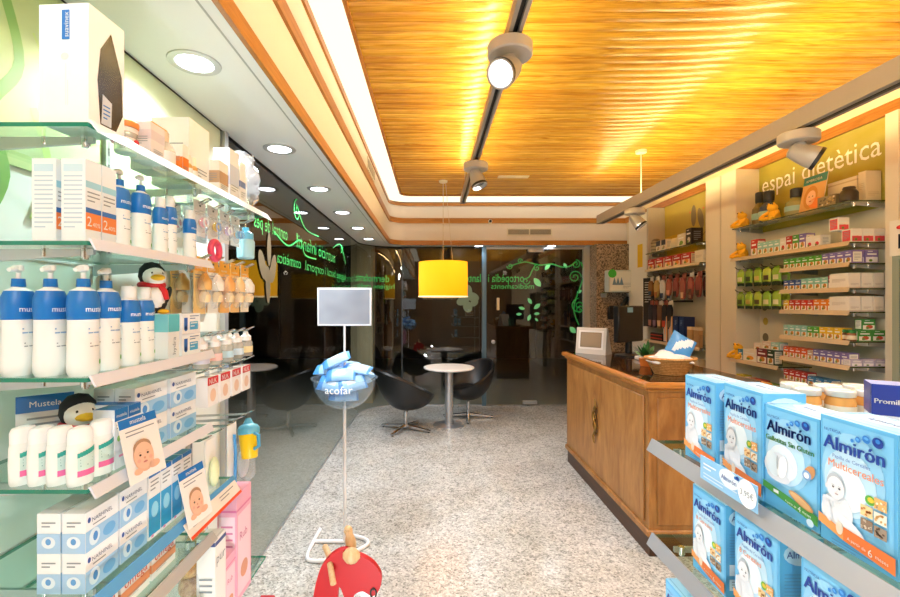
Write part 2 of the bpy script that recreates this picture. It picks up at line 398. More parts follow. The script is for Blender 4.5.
# mirrored green lettering stuck on the outside of the glass
M_let=mat('3fd06a',.5,0,.3); M_lea=mat('7fe09a',.5,0,.4); M_vin=mat('2fae52',.5,0,.3)  # faint glow put into the vinyl greens, imitating light from the shop
FB=Fr((0,YG+.006,0),(-1,0,0),(0,0,1),.0005)
FLf=Fr((-1.066,0,0),(0,-1,0),(0,0,1),.0005)
def lett(label,f,txt,a,b,h,w=None,al='L'):
    mb=MB(); mb.text(txt,f,a,b,M_let,h=h,w=w,al=al); return one('window_lettering','lettering',label,mb)
bx=lambda px: -xAt(px,YG)
lett('green mirrored word for orthopaedics and plants on the glass door, upper line',FB,'ortopèdia i plantes',bx(524),1.905,.13,.95)
lett('green mirrored smaller word for medicines on the glass door, lower line',FB,'medicaments',bx(534),1.80,.085,.66)
mb=MB()
def wl(p):   # lettering frame wrapped round the curved corner pane
    x,y,z=p; s=-.46-x; r=.606
    if s<=0: return p
    a=min(s/r,PI/2); return (-.46-r*math.sin(a),YG-.6+r*math.cos(a),z)
mb.warp=wl; mb.text('dermofarmàcia',FB,.66,1.90,M_let,h=.115,w=.85); one('window_lettering','lettering','green mirrored skin-care pharmacy word on the curved corner glass, upper line',mb)
mb=MB(); mb.warp=wl; mb.text('higiene capil·lar',FB,.58,1.80,M_let,h=.075,w=.8); one('window_lettering','lettering','green mirrored hair-hygiene words on the curved corner glass, lower line',mb)
lett('green mirrored single word cosmètica low on the left glass wall',FLf,'cosmètica',-3.66,1.86,.085,.56)
lett('green mirrored line of mouth-hygiene words low on the left glass wall',FLf,'higiene bucal i corporal',-5.55,1.86,.085,1.75)
lett('large green mirrored infant nutrition words high on the left glass wall',FLf,'nutrició infantil',-4.95,2.02,.12,1.4)
lett('green mirrored weight-control words high on the left glass near the shelves',FLf,'control de pes',-3.32,2.04,.095,.62)
def spiral(c,r,turn,start,n=26,sgn=1): return [(c[0]+r*(1-i/n*.85)*math.cos(start+sgn*turn*2*PI*i/n),c[1]+r*(1-i/n*.85)*math.sin(start+sgn*turn*2*PI*i/n)) for i in range(n+1)]
def smooth(p,n=6):
    out=[]
    for i in range(len(p)-1):
        a=p[max(i-1,0)];b=p[i];c=p[i+1];d=p[min(i+2,len(p)-1)]
        for k in range(n):
            t=k/n; out.append(tuple(.5*((2*b[j])+(-a[j]+c[j])*t+(2*a[j]-5*b[j]+4*c[j]-d[j])*t*t+(-a[j]+3*b[j]-3*c[j]+d[j])*t**3) for j in range(len(b))))
    return out+[tuple(p[-1])]
def ribbon(mb,F,pts,w,m):
    n=len(pts); L=[]
    for i,p in enumerate(pts):
        a=pts[max(i-1,0)]; b=pts[min(i+1,n-1)]; d=V((b[0]-a[0],b[1]-a[1])); d=d.normalized() if d.length else V((1,0)); q=V((-d.y,d.x))*w/2
        L.append((F.p(p[0]+q.x,p[1]+q.y),F.p(p[0]-q.x,p[1]-q.y)))
    vs=[x for l in L for x in l]; mb.add(vs,[(2*i,2*i+1,2*i+3,2*i+2) for i in range(n-1)],m)
def leaf(mb,F,c,L,w,a,m):
    pts=[]
    for i in range(9): s=i/8; pts.append((s*L,w*math.sin(PI*s)**.8*.5))
    pts=pts+[(x,-y) for x,y in pts[::-1][1:-1]]
    ca,sa=math.cos(a),math.sin(a); mb.poly([F.p(c[0]+x*ca-y*sa,c[1]+x*sa+y*ca,2) for x,y in pts],m)
FBx=Fr((0,YG+.006,0),(1,0,0),(0,0,1),-.0005)   # left-to-right as seen from inside
g=lambda px,py:(xAt(px,YG),zAt(py,YG))
def vine(label,segs,sp,lv,F=FBx,wd=.018):
    mb=MB(); ribbon(mb,F,smooth(segs[0]),wd,M_vin); lf=[]
    for s in segs[1:]: q=MB(); ribbon(q,F,smooth(s),wd,M_vin); lf.append(('tendril',q))
    for c,r,t,st,sg in sp: q=MB(); ribbon(q,F,spiral(c,r,t,st,30,sg),wd*.85,M_vin); lf.append(('tendril',q))
    for c,L,w,a in lv:
        q=MB(); leaf(q,F,c,L,w,a,M_lea); lf.append(('leaf',q))
    one('window_vine_decal','decal',label,mb,lf)
vine('green curling vine decal with spirals over the upper right of the glass door',
 [[g(509,267),g(516,264),g(526,262),g(540,265),g(552,264),g(562,267),g(570,266),g(577,261)],[g(536,264),g(532,271),g(529,277),g(524,279)],
  [g(581,262),g(584,272),g(582,282),g(577,296),g(574,308),g(576,318),g(579,325)],[g(582,264),g(586,280),g(588,300),g(586,320)]],
 [(g(510,266),.05,1.2,PI,1),(g(520,261),.04,1.2,0,1),(g(537,268),.05,1.3,PI/2,1),(g(576,264),.07,1.5,PI/2,-1),(g(575,277),.1,1.6,0,1),(g(579,306),.12,1.6,PI/2,1),(g(526,281),.06,1.2,0,-1),(g(580,310),.07,1.3,0,1)],
 [(g(545,270),.13,.06,.9),(g(534,278),.17,.09,-.9),(g(564,263),.09,.05,-1.1),(g(577,293),.09,.05,.5),(g(570,327),.13,.08,-.8),(g(583,274),.05,.04,.1)])
mb=MB(); lf=[]
for c,L,a in ((g(528,298),.11,-1),(g(534,309),.13,.7),(g(525,309),.1,2.9),(g(522,314),.09,3.2),(g(534,314),.09,.1),(g(528,321),.11,1.2),(g(535,318),.07,-.8)):
    q=MB(); leaf(q,FBx,c,L,L*.5,a,M_lea); lf.append(('leaf',q))
m0=lf.pop(0)[1]; one('window_leaf_decal','decal','ring of seven loose green leaves on the middle of the glass door',m0,lf)
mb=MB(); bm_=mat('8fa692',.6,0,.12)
for kk,(dx,dz,a,b,r) in enumerate(((-.09,-.02,.11,.07,.5),(.06,.03,.1,.07,-.4),(-.01,.12,.06,.1,.1),(-.02,-.12,.07,.09,.3),(.08,-.06,.07,.05,.6))): mb.oval(FBx,xAt(469,YG)+dx,zAt(299,YG)+dz,a,b,bm_,k=kk+1,rot=r)
one('butterfly_decal','decal','pale grey-green flower-like butterfly decal on the fixed pane left of the blue post',mb)
FLi=Fr((-1.055,0,0),(0,1,0),(0,0,1),.0005)
mb=MB(); bm2=mat('6a6048',.6)
yy=dY(268,-1.055); zz=zAt(266,yy)
for kk,(dx,dz,a,b,r) in enumerate(((.02,.11,.035,.11,0),(.0,-.12,.04,.12,.05),(-.1,.0,.05,.10,.5),(.09,-.01,.05,.10,-.35),(-.04,-.05,.04,.06,.4),(.05,-.05,.04,.06,-.4))): mb.oval(FLi,yy+dx,zz+dz,a,b,bm2,k=kk+1,rot=r)
one('flower_decal','decal','brown four-petal flower decal on the left glass wall before the orange lamp reflection',mb)
vine('thin green scroll decal above the mirrored words on the left glass wall',
 [[(3.0,2.06),(3.3,2.0),(3.6,2.08),(3.75,1.98),(4.1,1.98)],[(3.5,2.35),(3.75,2.2),(4.2,2.2)],[(4.8,2.17),(5.2,2.25),(5.5,2.06)]],[((3.52,2.3),.09,1.4,PI/2,1),((5.25,2.2),.06,1.3,0,1)],[],FLi,.012)
# ---------------------------------------------------------------- recessed downlights
def light(kind,loc,P,col,size=.03,rot=(0,0,0),angle=120,blend=.8,name='lamp'):
    l=bpy.data.lights.new(name,kind); l.energy=P; l.color=col
    if kind=='SPOT': l.spot_size=math.radians(angle); l.spot_blend=blend; l.shadow_soft_size=size
    elif kind=='POINT': l.shadow_soft_size=size
    o=bpy.data.objects.new(name,l); COL.objects.link(o); o.location=loc; o.rotation_euler=rot; return o
rg=MB(); rg.lathe([(.062,-.002),(.066,-.006),(.088,-.004),(.09,0)],mat('d4d6d8',.3,.4),28,cap=False)
ln=MB(); ln.lathe([(1e-5,-.003),(.062,-.003)],emis('f4f8ff',14,'downlight_glass'),24,cap=False)
DL=Proto('recessed_downlight','downlight',rg,[('lens',ln)])
COOL=(.88,.94,1); WARM=(1,.93,.82)
for i,y in enumerate((.74,1.63,2.54,3.43,4.32,5.21,6.1)):
    DL.put(f'round recessed downlight in the white left soffit, {ORD[i]} in the row from the camera end',(-.86,y,2.45),0,'soffit downlights')
    light('SPOT',(-.86,y,2.43),(3,95,85,65,60,55,50)[i],COOL,.05,angle=155)
for i,x in enumerate((.71,1.82)):
    DL.put(f"round recessed downlight over the {('blue door post','glass door')[i]} in the far soffit",(x,6.85,2.45),0,'soffit downlights')
    light('SPOT',(x,6.85,2.43),10,COOL,.05,angle=140)
# ---------------------------------------------------------------- suspended tracks with uplights
M_tg=mat('b3aaa0',.4,.2)
mb=MB(); 
for (a,b) in ((-.03,-.012),(.012,.03)): mb.box(a,b,-2.4,5.3,-.03,.03,M_tg)
mb.box(-.012,.012,-2.4,5.3,-.01,.025,M_dark)
mb.box(-.03,.03,5.3,5.31,-.03,.03,M_tg)
tb=MB(); tb.tube([(0,-2.3,.045),(0,5.1,.045)],.012,emis('ffe2a2',84,'uplight_tube'))
wr=[]
for y in (-1,1.55,4.9): q=MB(); q.tube([(0,y,.03),(0,y,.33)],.0025,M_steel,6); wr.append(('suspension_wire',q))
one('ceiling_track','light track','grey metal light track hung below the middle of the pine ceiling',mb,[('uplight',tb)]+wr,(.36,0,2.78))
mb=MB(); M_bm=mat('a39a90',.45)
mb.box(-.045,.045,-2.4,5.62,.0,.09,M_bm); mb.box(-.045,-.035,-2.4,5.62,.09,.105,M_bm); mb.box(.035,.045,-2.4,5.62,.09,.105,M_bm); mb.box(-.012,.012,-2.4,5.55,-.004,.0,M_dark)
tb=MB(); tb.tube([(0,-2.3,.105),(0,5.5,.105)],.014,emis('ffe2a2',90,'uplight_tube'))
wr=[]
for y in (.2,4.52): q=MB(); q.tube([(0,y,.1),(0,y,.54)],.006,mat('e8dcc0',.4),8); q.lathe([(.001,.515),(.05,.52),(.055,.545)],mat('e8dcc0',.4),16,(0,y,0)); wr.append(('suspension_rod',q))
one('hanging_light_beam','light beam','long grey box-section light beam hung along the right side under the pine ceiling',mb,[('uplight',tb)]+wr,(2.1,0,2.565))
# four disc spotlights
def spot(label,loc,aim,glow,hang):
    d=MB(); d.lathe([(.094,-.028),(.1,-.022),(.1,.022),(.094,.028)],mat('c4beb6',.45),36)
    ad=MB(); ad.box(-.014,.014,-.05,.05,.02,hang,M_dark)
    a=V(aim).normalized(); h=V((a.x*.035,a.y*.035,-.10)); q=a.to_track_quat('Z','Y').to_matrix().to_4x4()
    hd=MB(); hd.M=Matrix.Translation(h)@q
    hd.lathe([(.02,-.085),(.04,-.075),(.052,-.03),(.062,.03),(.064,.07),(.056,.072),(.05,.045)],mat('b9b3ab',.42),26,cap=False)
    hd.lathe([(1e-5,-.086),(.02,-.085)],mat('b9b3ab',.42),26,cap=False)
    nk=MB(); nk.tube([(0,0,-.02),tuple(h*.55),tuple(h+a*-.04)],[.03,.032,.03],mat('b9b3ab',.42),12)
    ls=MB(); ls.M=Matrix.Translation(h)@q; ls.lathe([(1e-5,.046),(.05,.046)],glow,24,cap=False)
    sub=MB(); sub.M=Matrix.Translation(h)@q; sub.lathe([(.0645,.052),(.066,.062),(.0645,.072)],M_dark,26,cap=False)
    one('track_spotlight','spotlight',label,d,[('track_adapter',ad),('neck',nk),('lamp_head',hd,[('lens',ls),('bezel',sub)])],loc)
GL=emis('e8ecff',9,'spot_glass'); GL2=mat('6e6a64',.15,.5)
spot('large grey disc spotlight on the middle track with a lit lens facing the camera',(.35,2.02,2.712),(-.55,-.7,-.6),GL,.045)
spot('smaller-looking grey disc spotlight at the far end of the middle track',(.36,3.7,2.70),(.25,-.2,-.8),GL2,.06)
spot('grey disc spotlight on the right beam in front of the white shop sign',(2.1,2.58,2.525),(.75,-.45,-.5),GL2,.042)
spot('grey disc spotlight at the far end of the right beam by the far bay',(2.1,4.66,2.525),(.55,-.3,-.8),GL2,.042)
light('SPOT',(.30,1.9,2.56),30,(.97,.98,1),.05,rot=(-.5,-.4,0),angle=110)
light('SPOT',(.38,3.7,2.55),185,(.98,.98,1),.05,rot=(.0,.1,0),angle=125)
light('SPOT',(2.15,2.5,2.4),95,WARM,.05,rot=(.0,.75,0),angle=125)
light('SPOT',(2.12,4.6,2.4),95,WARM,.05,rot=(.0,.6,0),angle=130)
light('SPOT',(2.1,.9,2.45),50,WARM,.06,rot=(.35,.3,0),angle=130)  # added lamp without a fixture, on the unseen near part of the beam
light('SPOT',(.33,-.35,2.7),68,(.95,.98,1),.08,rot=(.55,.25,0),angle=125)  # added fill lamp behind the camera by the middle track, no fixture
light('SPOT',(.33,.3,2.7),58,(.9,.95,1),.08,rot=(.3,-.6,0),angle=125)  # added fill lamp above the camera, out of view, no fixture
light('POINT',(.9,-1.6,2.5),45,(1,.95,.88),.1)  # added unseen fill lamp high up behind the camera
light('POINT',(-.2,.72,.05),34,(.9,.95,1),.02)  # added unseen lamp at floor level, imitating floor bounce onto the soffit
light('POINT',(.0,-.5,.2),16,(.95,.975,1),.02)  # second added floor-level fill lamp, unseen behind the camera
# ---------------------------------------------------------------- pendant drum lamp
sh=MB(); ms=mat('ffb412',.7,0,.62,trans=.3)
t=NT('glowing_yellow_fabric',.8)
mr=t.n('SeparateXYZ'); t.l(t.co,mr.inputs[0]); rg_=t.ramp(mr.outputs[2],[(0,'f2a200'),(.4,'ffc21c')])
t.color(rg_); t.l(rg_,t.b.inputs['Emission Color']); t.b.inputs['Emission Strength'].default_value=1.0; ms=t.m
sh.lathe([(.305,0),(.308,.215),(.305,.43)],ms,40,cap=False)
rim=MB(); rim.tube([(.306*math.cos(a),.306*math.sin(a),.0) for a in [2*PI*i/40 for i in range(40)]],.008,mat('fff0c0',.5,0,.8),6,True)
bulb=MB(); bulb.ell((0,0,.22),(.05,.05,.07),emis('ffe2a0',10,'bulb_glass'),14,8)
cd=MB(); cd.tube([(0,0,.27),(0,0,1.44)],.004,mat('cfc4ae',.5),6); cd.lathe([(.001,1.42),(.05,1.43),(.055,1.45)],mat('e8dcc0',.5),16)
c2=MB(); c2.tube([(.12,.0,.43),(.03,0,1.43)],.0025,mat('cfc4ae',.5),6)
spd=MB()
for k in range(3): a=2*PI*k/3; spd.tube([(0,0,.4),(.305*math.cos(a),.305*math.sin(a),.42)],.004,M_steel,6)
one('pendant_drum_lamp','pendant lamp','glowing yellow drum pendant lamp hanging over the white bistro table',sh,[('rim',rim),('bulb',bulb),('cord',cd),('suspension_wire',c2),('shade_spider',spd)],(.14,5.64,1.66))
light('POINT',(.14,5.64,1.90),24,(1,.82,.5),.05)
# small ceiling camera dome on fascia
mb=MB(); mb.lathe([(.03,0),(.03,.03),(.02,.035)],mat('e4dcc8',.5),14); l_=MB(); l_.ell((0,0,.045),(.022,.022,.022),M_black,12,8)
one('security_camera','camera','tiny white camera with a black lens on the far fascia below the upper trim',mb,[('lens',l_)],(.87,6.745,2.80),rot=(PI/2,0,0))
# ================================================================ FURNITURE
def tubchair(label,loc,rz):
    n=40; rings=10
    def rim(th): return .595+.175*math.cos(th)   # th=0 at the back: the rim is one slanted oval
    def surf(Rr,z0,dz,inn):
        vs=[]
        for k in range(rings+1):
            s=k/rings*PI/2
            for i in range(n):
                th=2*PI*i/n; h=rim(th)-dz; r=Rr*math.sin(s)**.85; z=z0+(h-z0)*(1-math.cos(s))
                lean=.07*(k/rings)**2*math.cos(th)
                vs.append((-(r+lean)*math.cos(th) if math.cos(th)>0 else -(r-lean*.3)*math.cos(th),r*1.03*math.sin(th),z))
        fs=[]
        for k in range(rings):
            for i in range(n):
                j=(i+1)%n; f=(k*n+i,k*n+j,(k+1)*n+j,(k+1)*n+i); fs.append(f if inn else f[::-1])
        return vs,fs
    m=MB(); a,fa=surf(.335,.25,0,False); b,fb=surf(.30,.33,.0,True)
    m.add(a,fa,M_leather); m.add(b,fb,M_leather)
    o1=[a[rings*n+i] for i in range(n)]; o2=[b[rings*n+i] for i in range(n)]
    mid=[((p[0]+q[0])/2,(p[1]+q[1])/2,p[2]+.018) for p,q in zip(o1,o2)]
    m.add(o1+mid+o2,[(i,(i+1)%n,n+(i+1)%n,n+i) for i in range(n)]+[(n+i,n+(i+1)%n,2*n+(i+1)%n,2*n+i) for i in range(n)],M_leather)
    cu=MB(); cu.ell((.01,0,.40),(.25,.255,.06),M_leather,26,10)
    col=MB(); col.lathe([(.035,.05),(.03,.07),(.026,.09),(.026,.22),(.05,.245),(.09,.262)],M_chrome,20)
    legs=[]
    for k in range(4):
        q=MB(); q.M=Matrix.Rotation(PI/4+k*PI/2,4,'Z')
        q.prism([(.02,.065),(.02,.03),(.33,.012),(.345,.018),(.345,.03)],(0,-.02,0),(1,0,0),(0,0,1),(0,1,0),.04,M_chrome); q.lathe([(.014,0),(.014,.014)],M_dark,10,(.32,0,0)); legs.append(('leg',q))
    one('tub_chair','chair',label,m,[('seat_cushion',cu),('column',col)]+legs,loc,rz,'tub chairs at the bistro table')
tubchair('black leather tub chair left of the white bistro table',(-.33,5.62,0),.35)
tubchair('black leather tub chair behind the white bistro table, its open side towards it',(.50,6.22,0),PI+.7)
tp=MB(); tp.lathe([(1e-5,.728),(.31,.728),(.325,.735),(.327,.748),(.32,.755),(1e-5,.756)],mat('f2efe8',.35),48,cap=False)
pl=MB(); pl.lathe([(.054,.02),(.054,.73)],M_steel,24); pl.lathe([(.09,.715),(.09,.728)],M_steel,24)
bs=MB(); bs.lathe([(.2,0),(.2,.008),(.185,.014),(.05,.02)],M_steel,40)
one('bistro_table','table','round white bistro table on a brushed steel column under the yellow lamp',None,[('tabletop',tp),('column',pl),('base',bs)],(.22,5.83,0))
# counter
ct=MB(); ct.box(0,.68,0,1.7,.17,1.03,M_counter); 
for y in (.02,1.68-.0): pass
pn=MB(); pn.box(-.012,0,.05,1.65,.2,.99,M_counter,ch=.004)
ep=MB(); ep.box(.05,.63,-.012,0,.2,.99,M_counter,ch=.004)
bm_=MB(); bm_.box(-.016,.7,-.016,1.716,.125,.17,M_counter,ch=.008)
pt=MB(); pt.box(.005,.675,.005,1.695,0,.125,M_plinth)
tpm=MB()
tpm.box(-.02,.72,-.02,1.72,1.03,1.05,M_trim,ch=.006); tpm.box(-.045,.745,-.045,1.745,1.05,1.088,M_trim,ch=.01)
gl=MB(); gl.box(.0,.70,.0,1.70,1.088,1.094,mat('3a2412',.06)); 
hd=MB(); 
pts=[(-.03,.86,.44+.36*k/40) for k in range(41)]
hd.tube([(-.03-.0*k,.86+.028*math.sin(k/40*4*PI),.44+.36*k/40) for k in range(41)],[.004+.009*math.sin(PI*k/40) for k in range(41)],mat('8a6a34',.35,.8),8)
hd.tube([(-.028,.86-.02*math.sin(k/40*4*PI),.50+.24*k/40) for k in range(41)],[.004+.006*math.sin(PI*k/40) for k in range(41)],mat('6d4f22',.35,.8),8)
hd.tube([(-.012,.86,.52),(-.03,.86,.52)],.006,mat('8a6a34',.35,.8)); hd.tube([(-.012,.86,.72),(-.03,.86,.72)],.006,mat('8a6a34',.35,.8))
one('shop_counter','counter','honey-brown wooden shop counter with a dark plinth and moulded top',ct,[('front_panel',pn),('end_panel',ep),('base_moulding',bm_),('plinth',pt),('worktop',tpm,[('glass_inset',gl)]),('handle',hd)],(1.35,2.8,0))
ZT=1.095
# photo frame style screen
def slab(w,h,th): return MB().box(-w/2,w/2,-th,0,0,h,mat('e2ded6',.45),ch=.008)
fm=MB(); fm.prism([(0,0),(.16,0),(.15,.02),(.06,.27),(.035,.27)],(-.17,.0,0),(0,1,0),(0,0,1),(1,0,0),.34,mat('d8d4ca',.45))
ff=MB(); 
tilt=Fr((-.17,-.001,0),(1,0,0),V((0,.035,.27)).normalized(),.001)
ff.rect(tilt,.03,.05,.31,.245,mat('f1eee8',.4),1); sc_=MB(); sc_.rect(tilt,.05,.07,.29,.225,mat('8f7f68',.25),2); sc_.rect(tilt,.06,.08,.28,.215,mat('a08f76',.25),3)
one('counter_screen','screen','small silver tilted display screen at the far corner of the wooden counter',fm,[('screen_border',ff),('screen',sc_)],(1.50,4.27,ZT+.0),-.8).scale=(.88,.88,.92)
# monitor seen from behind
mn=MB(); mn.box(-.2,.2,-.03,.03,.13,.46,M_black,ch=.01); mn.rect(Fr((-.2,-.03,0),(1,0,0),(0,0,1),.001),.13,.40,.22,.445,mat('7fb6d8',.5))
sd=MB(); sd.tube([(0,.0,.16),(0,.0,.02)],.03,M_black,12); sd.lathe([(.12,0),(.12,.012),(.03,.025)],M_black,24)
one('computer_monitor','monitor','black computer monitor with its back to the shop on the wooden counter',mn,[('stand',sd)],(1.80,4.12,ZT),.62)
kb=MB(); kb.box(-.05,.05,-.035,.035,0,.03,mat('e6e2da',.5),ch=.006); kb.box(-.04,.04,-.03,.01,.03,.036,mat('9ab8d0',.4))
one('card_reader','card reader','pale card machine between the screen and the monitor on the counter',kb,(),(1.80,3.86,ZT),.2)
# plant and blue box
pp=MB(); pp.lathe([(.035,0),(.045,.05),(.047,.06)],mat('d7772a',.6),16)
lv=MB()
for k in range(26):
    a=R.random()*2*PI; e=.3+R.random()*1.1; L=.07+R.random()*.06
    F_=Fr((0,0,.06),V((math.cos(a)*math.cos(e),math.sin(a)*math.cos(e),math.sin(e))),V((-math.sin(a),math.cos(a),0)),.0); leaf(lv,F_,(.02,0),L,.035,0,mat('2f6a2c',.5))
one('potted_plant','plant','tiny green potted plant in an orange pot beside the basket on the counter',pp,[('foliage',lv)],(1.64,3.46,ZT))
# basket
bk=MB(); prof=[(.115,0),(.125,.02),(.15,.06),(.178,.105),(.186,.115),(.176,.115),(.145,.06),(.115,.014),(1e-5,.012)]
bk.lathe(prof,M_wicker,40,sx=1,sy=.8,cap=False); rm=MB(); rm.tube([(.182*math.cos(a),.146*math.sin(a),.115) for a in [2*PI*i/40 for i in range(40)]],.009,M_wicker,8,True)
one('wicker_basket','basket','oval brown wicker basket full of white packets on the near end of the counter',bk,[('rim',rm)],(1.63,3.08,ZT)).scale=(.9,.9,.95)
def pillow(w,h,th,m,seed=0,crimp=True,printf=None):
    r=random.Random(seed); nx,ny=14,10; mb=MB()
    for sgn in (-1,1):
        vs=[]; fs=[]
        for j in range(ny+1):
            for i in range(nx+1):
                u=-1+2*i/nx; v_=-1+2*j/ny; z=th/2*(max(0,1-u**4)**.6)*(max(0,1-v_*v_)**.55)
                z+=sgn*0+ (r.random()-.5)*.004*(1-abs(u))
                vs.append((u*w/2,v_*h/2*(1-.06*(1-abs(u))),sgn*z))
        for j in range(ny):
            for i in range(nx):
                a=j*(nx+1)+i; f=(a,a+1,a+nx+2,a+nx+1); fs.append(f if sgn>0 else f[::-1])
        b=len(mb.f); mb.add(vs,fs,m)
        if printf and sgn>0:
            for q in range(nx*ny):
                mm=printf((q%nx)/nx,(q//nx)/ny)
                if mm: mb.fm[b+q]=mb.mi(mm)
    return mb
M_wp=mat('eef0ee',.4); M_bp=mat('4a93d8',.35); M_lb=mat('a9d2f2',.3)
wp=Proto('sachet','sachet',pillow(.17,.11,.045,M_wp,1,printf=lambda u,v:mat('cfd8e4',.4) if .6<u<.8 else None))
for i,(x,y,z,rx,ry,rz,lb) in enumerate(((-.07,-.02,.125,.1,-.1,.3,'on the left of the basket'),(.03,-.05,.13,.15,.05,-.2,'at the front of the basket'),(.08,.01,.135,-.05,.2,.5,'on the right of the basket'),(-.02,.03,.16,.1,-.15,.9,'on top of the basket heap'),(-.05,.05,.13,-.1,-.1,-.4,'at the back left of the basket'))):
    wp.put(f'white paper sachet lying {lb} on the counter',(1.63+x,3.08+y,ZT+z-.03),0,'sachets in the basket',rot=(rx,ry,rz))
bpk=pillow(.17,.17,.06,M_bp,5,printf=lambda u,v:mat('dce9f5',.4) if (u-.2<v<u+.25 and .15<u<.85) else None)
one('foil_bag','bag','shiny blue and white foil bag standing in the back of the wicker basket',bpk,(),(1.73,3.13,ZT+.185),rot=(1.2,.55,-.2))
# white dispenser box and shelf on the granite pillar
mb=MB(); mb.box(-.19,.19,-.16,0,0,.31,mat('c8d4d2',.35),ch=.008); fr=Fr((-.19,-.16,0),(1,0,0),(0,0,1),.001); mb.rect(fr,.02,.02,.36,.29,mat('e6ebe8',.5)); mb.oval(fr,.05,.26,.06,.06,mat('3fc04a',.5),2)
for q in (0,1,2): mb.poly([fr.p(.05+q*.05,.10,2),fr.p(.11+q*.05,.10,2),fr.p(.08+q*.05,.21,2)],mat('6a8fb0',.5))
mb.lines(fr,.2,.33,.12,4,.022,mat('a9b4bc',.5))
one('dispenser_box','dispenser','white ticket box with a round green sticker on the granite pillar shelf',mb,(),(2.68,6.5,1.735))
mb=MB(); mb.box(-.22,.22,-.2,0,0,.012,M_sglass); q=MB(); q.box(-.2,-.18,-.18,0,-.06,0,M_steel); q2=MB(); q2.box(.18,.2,-.18,0,-.06,0,M_steel)
one('pillar_shelf','shelf','small glass shelf under the ticket box on the granite pillar',mb,[('bracket',q),('bracket',q2)],(2.68,6.62,1.72))
mb=MB(); mb.box(-.1,.1,-.06,0,.1,.3,M_black,ch=.01); mb.tube([(-.02,-.04,.12),(.02,-.1,.2),(.1,-.12,.34),(.16,-.1,.42)],[.03,.035,.035,.03],M_black,10)
one('wall_phone','phone','black wall phone on the granite pillar below the ticket box, behind the monitor',mb,(),(2.68,6.62,1.24))
mb=MB(); mb.lathe([(.05,0),(.06,.17),(.055,.17),(.045,.008),(1e-5,.008)],clear('pale_green_glass','c8e6d8',1.5,0,.15,'c8e6d8'),18,cap=False); one('glass_vase','glass','pale green drinking glass between screen and pillar on the counter far end',mb,(),(1.66,4.44,ZT))
# bowl stand with sign
bp=MB(); pts=smooth([(-.20,.22),(-.205,.05),(-.20,-.10),(-.165,-.16),(-.06,-.155),(.05,-.10),(.11,-.04),(.155,.03),(.13,.09),(.03,.14)],5)
bp.tube([(x,y,.012) for x,y in pts],.012,mat('f0f1f4',.35),10); bp.tube([(-.203,.06,.012),(-.1,.06,.012),(0,.06,.012)],.012,mat('f0f1f4',.35),10)
po=MB(); po.tube([(0,.06,.012),(0,.06,.9)],.011,mat('f0f1f4',.35),12); po.tube([(0,.06,.9),(0,.06,1.43)],.007,mat('f0f1f4',.35),12)
bo=MB(); Rb=.205; pr=[(Rb*math.sin(a),Rb-Rb*math.cos(a)*1.0) for a in [PI/2*k/12 for k in range(13)]]
bo.M=Matrix.Translation((0,.06,.885)); bo.lathe([(max(1e-5,r),z) for r,z in pr]+[(Rb+.012,Rb)],M_plastic,36,cap=False)
lt=MB(); lt.warp=lambda p:(p[0], .06-math.sqrt(max(.0,(Rb*.985)**2-(p[0])**2)*.97)-.003, p[2]); lt.text('acofar',Fr((0,0,0),(1,0,0),(0,0,1),0),0,1.02,mat('ffffff',.5,0,.2),h=.05,al='C')
sg=MB(); sg.box(-.178,.178,.052,.064,1.43,1.68,mat('dfe2e8',.35),ch=.003); 
sf=MB(); t=NT('grey_blue_sign_face',.3); n=t.noise(t.mapping((1.5,1,2)),2,2); t.color(t.ramp(n,[(.3,'7f8794'),(.6,'9aa1ad'),(.75,'aeb5c0')])); sf.rect(Fr((-.178,.052,1.43),(1,0,0),(0,0,1),.001),.012,.012,.344,.238,t.m)
one('bowl_stand','display stand','white tube floor stand with a clear bowl and blank grey sign in the aisle',bp,[('pole',po),('bowl',bo,[('lettering',lt)]),('sign_frame',sg,[('sign_face',sf)])],(-.575,2.9,0))
pkp=Proto('wipes_pack','pack',pillow(.19,.105,.055,mat('9ccaf2',.3),9,printf=lambda u,v:mat('4f98de',.35) if (u<.16 or u>.86) else (mat('e2f0fb',.35) if .3<u<.62 and .3<v<.7 else None)))
BZ=.885+Rb
for i,(x,y,z,rx,ry,rz,lb) in enumerate(((-.05,-.02,.115,.35,-.42,.15,'tilted highest on the left'),(.085,-.02,.06,.3,.12,-.2,'lying on the right'),(.10,.05,.02,-.3,.3,.3,'hanging over the right rim'),(-.10,-.01,.055,.45,-.05,-.1,'against the left rim'),(0,.08,.07,-.3,.1,.4,'at the back'),(-.01,-.07,.03,.7,-.05,.05,'at the front rim under the tilted one'),
        (-.06,-.085,-.035,1.0,.2,-.2,'pressed against the front below the rim'),(.06,-.085,-.03,1.0,-.25,.3,'low on the right seen through the bowl'),(.0,.05,-.06,.1,.2,.6,'in the middle of the heap'),(-.07,.06,-.02,-.6,.2,.2,'low at the back left inside the bowl'),(.07,.07,-.03,-.6,-.2,-.3,'low at the back right inside the bowl'),(.0,-.03,-.115,.35,.05,.2,'at the bottom seen through the bowl'))):
    pkp.put(f'light blue soft pack in the clear bowl, {lb}',(-.575+x,2.96+y,BZ+z),0,'soft packs in the bowl',rot=(rx,ry,rz))
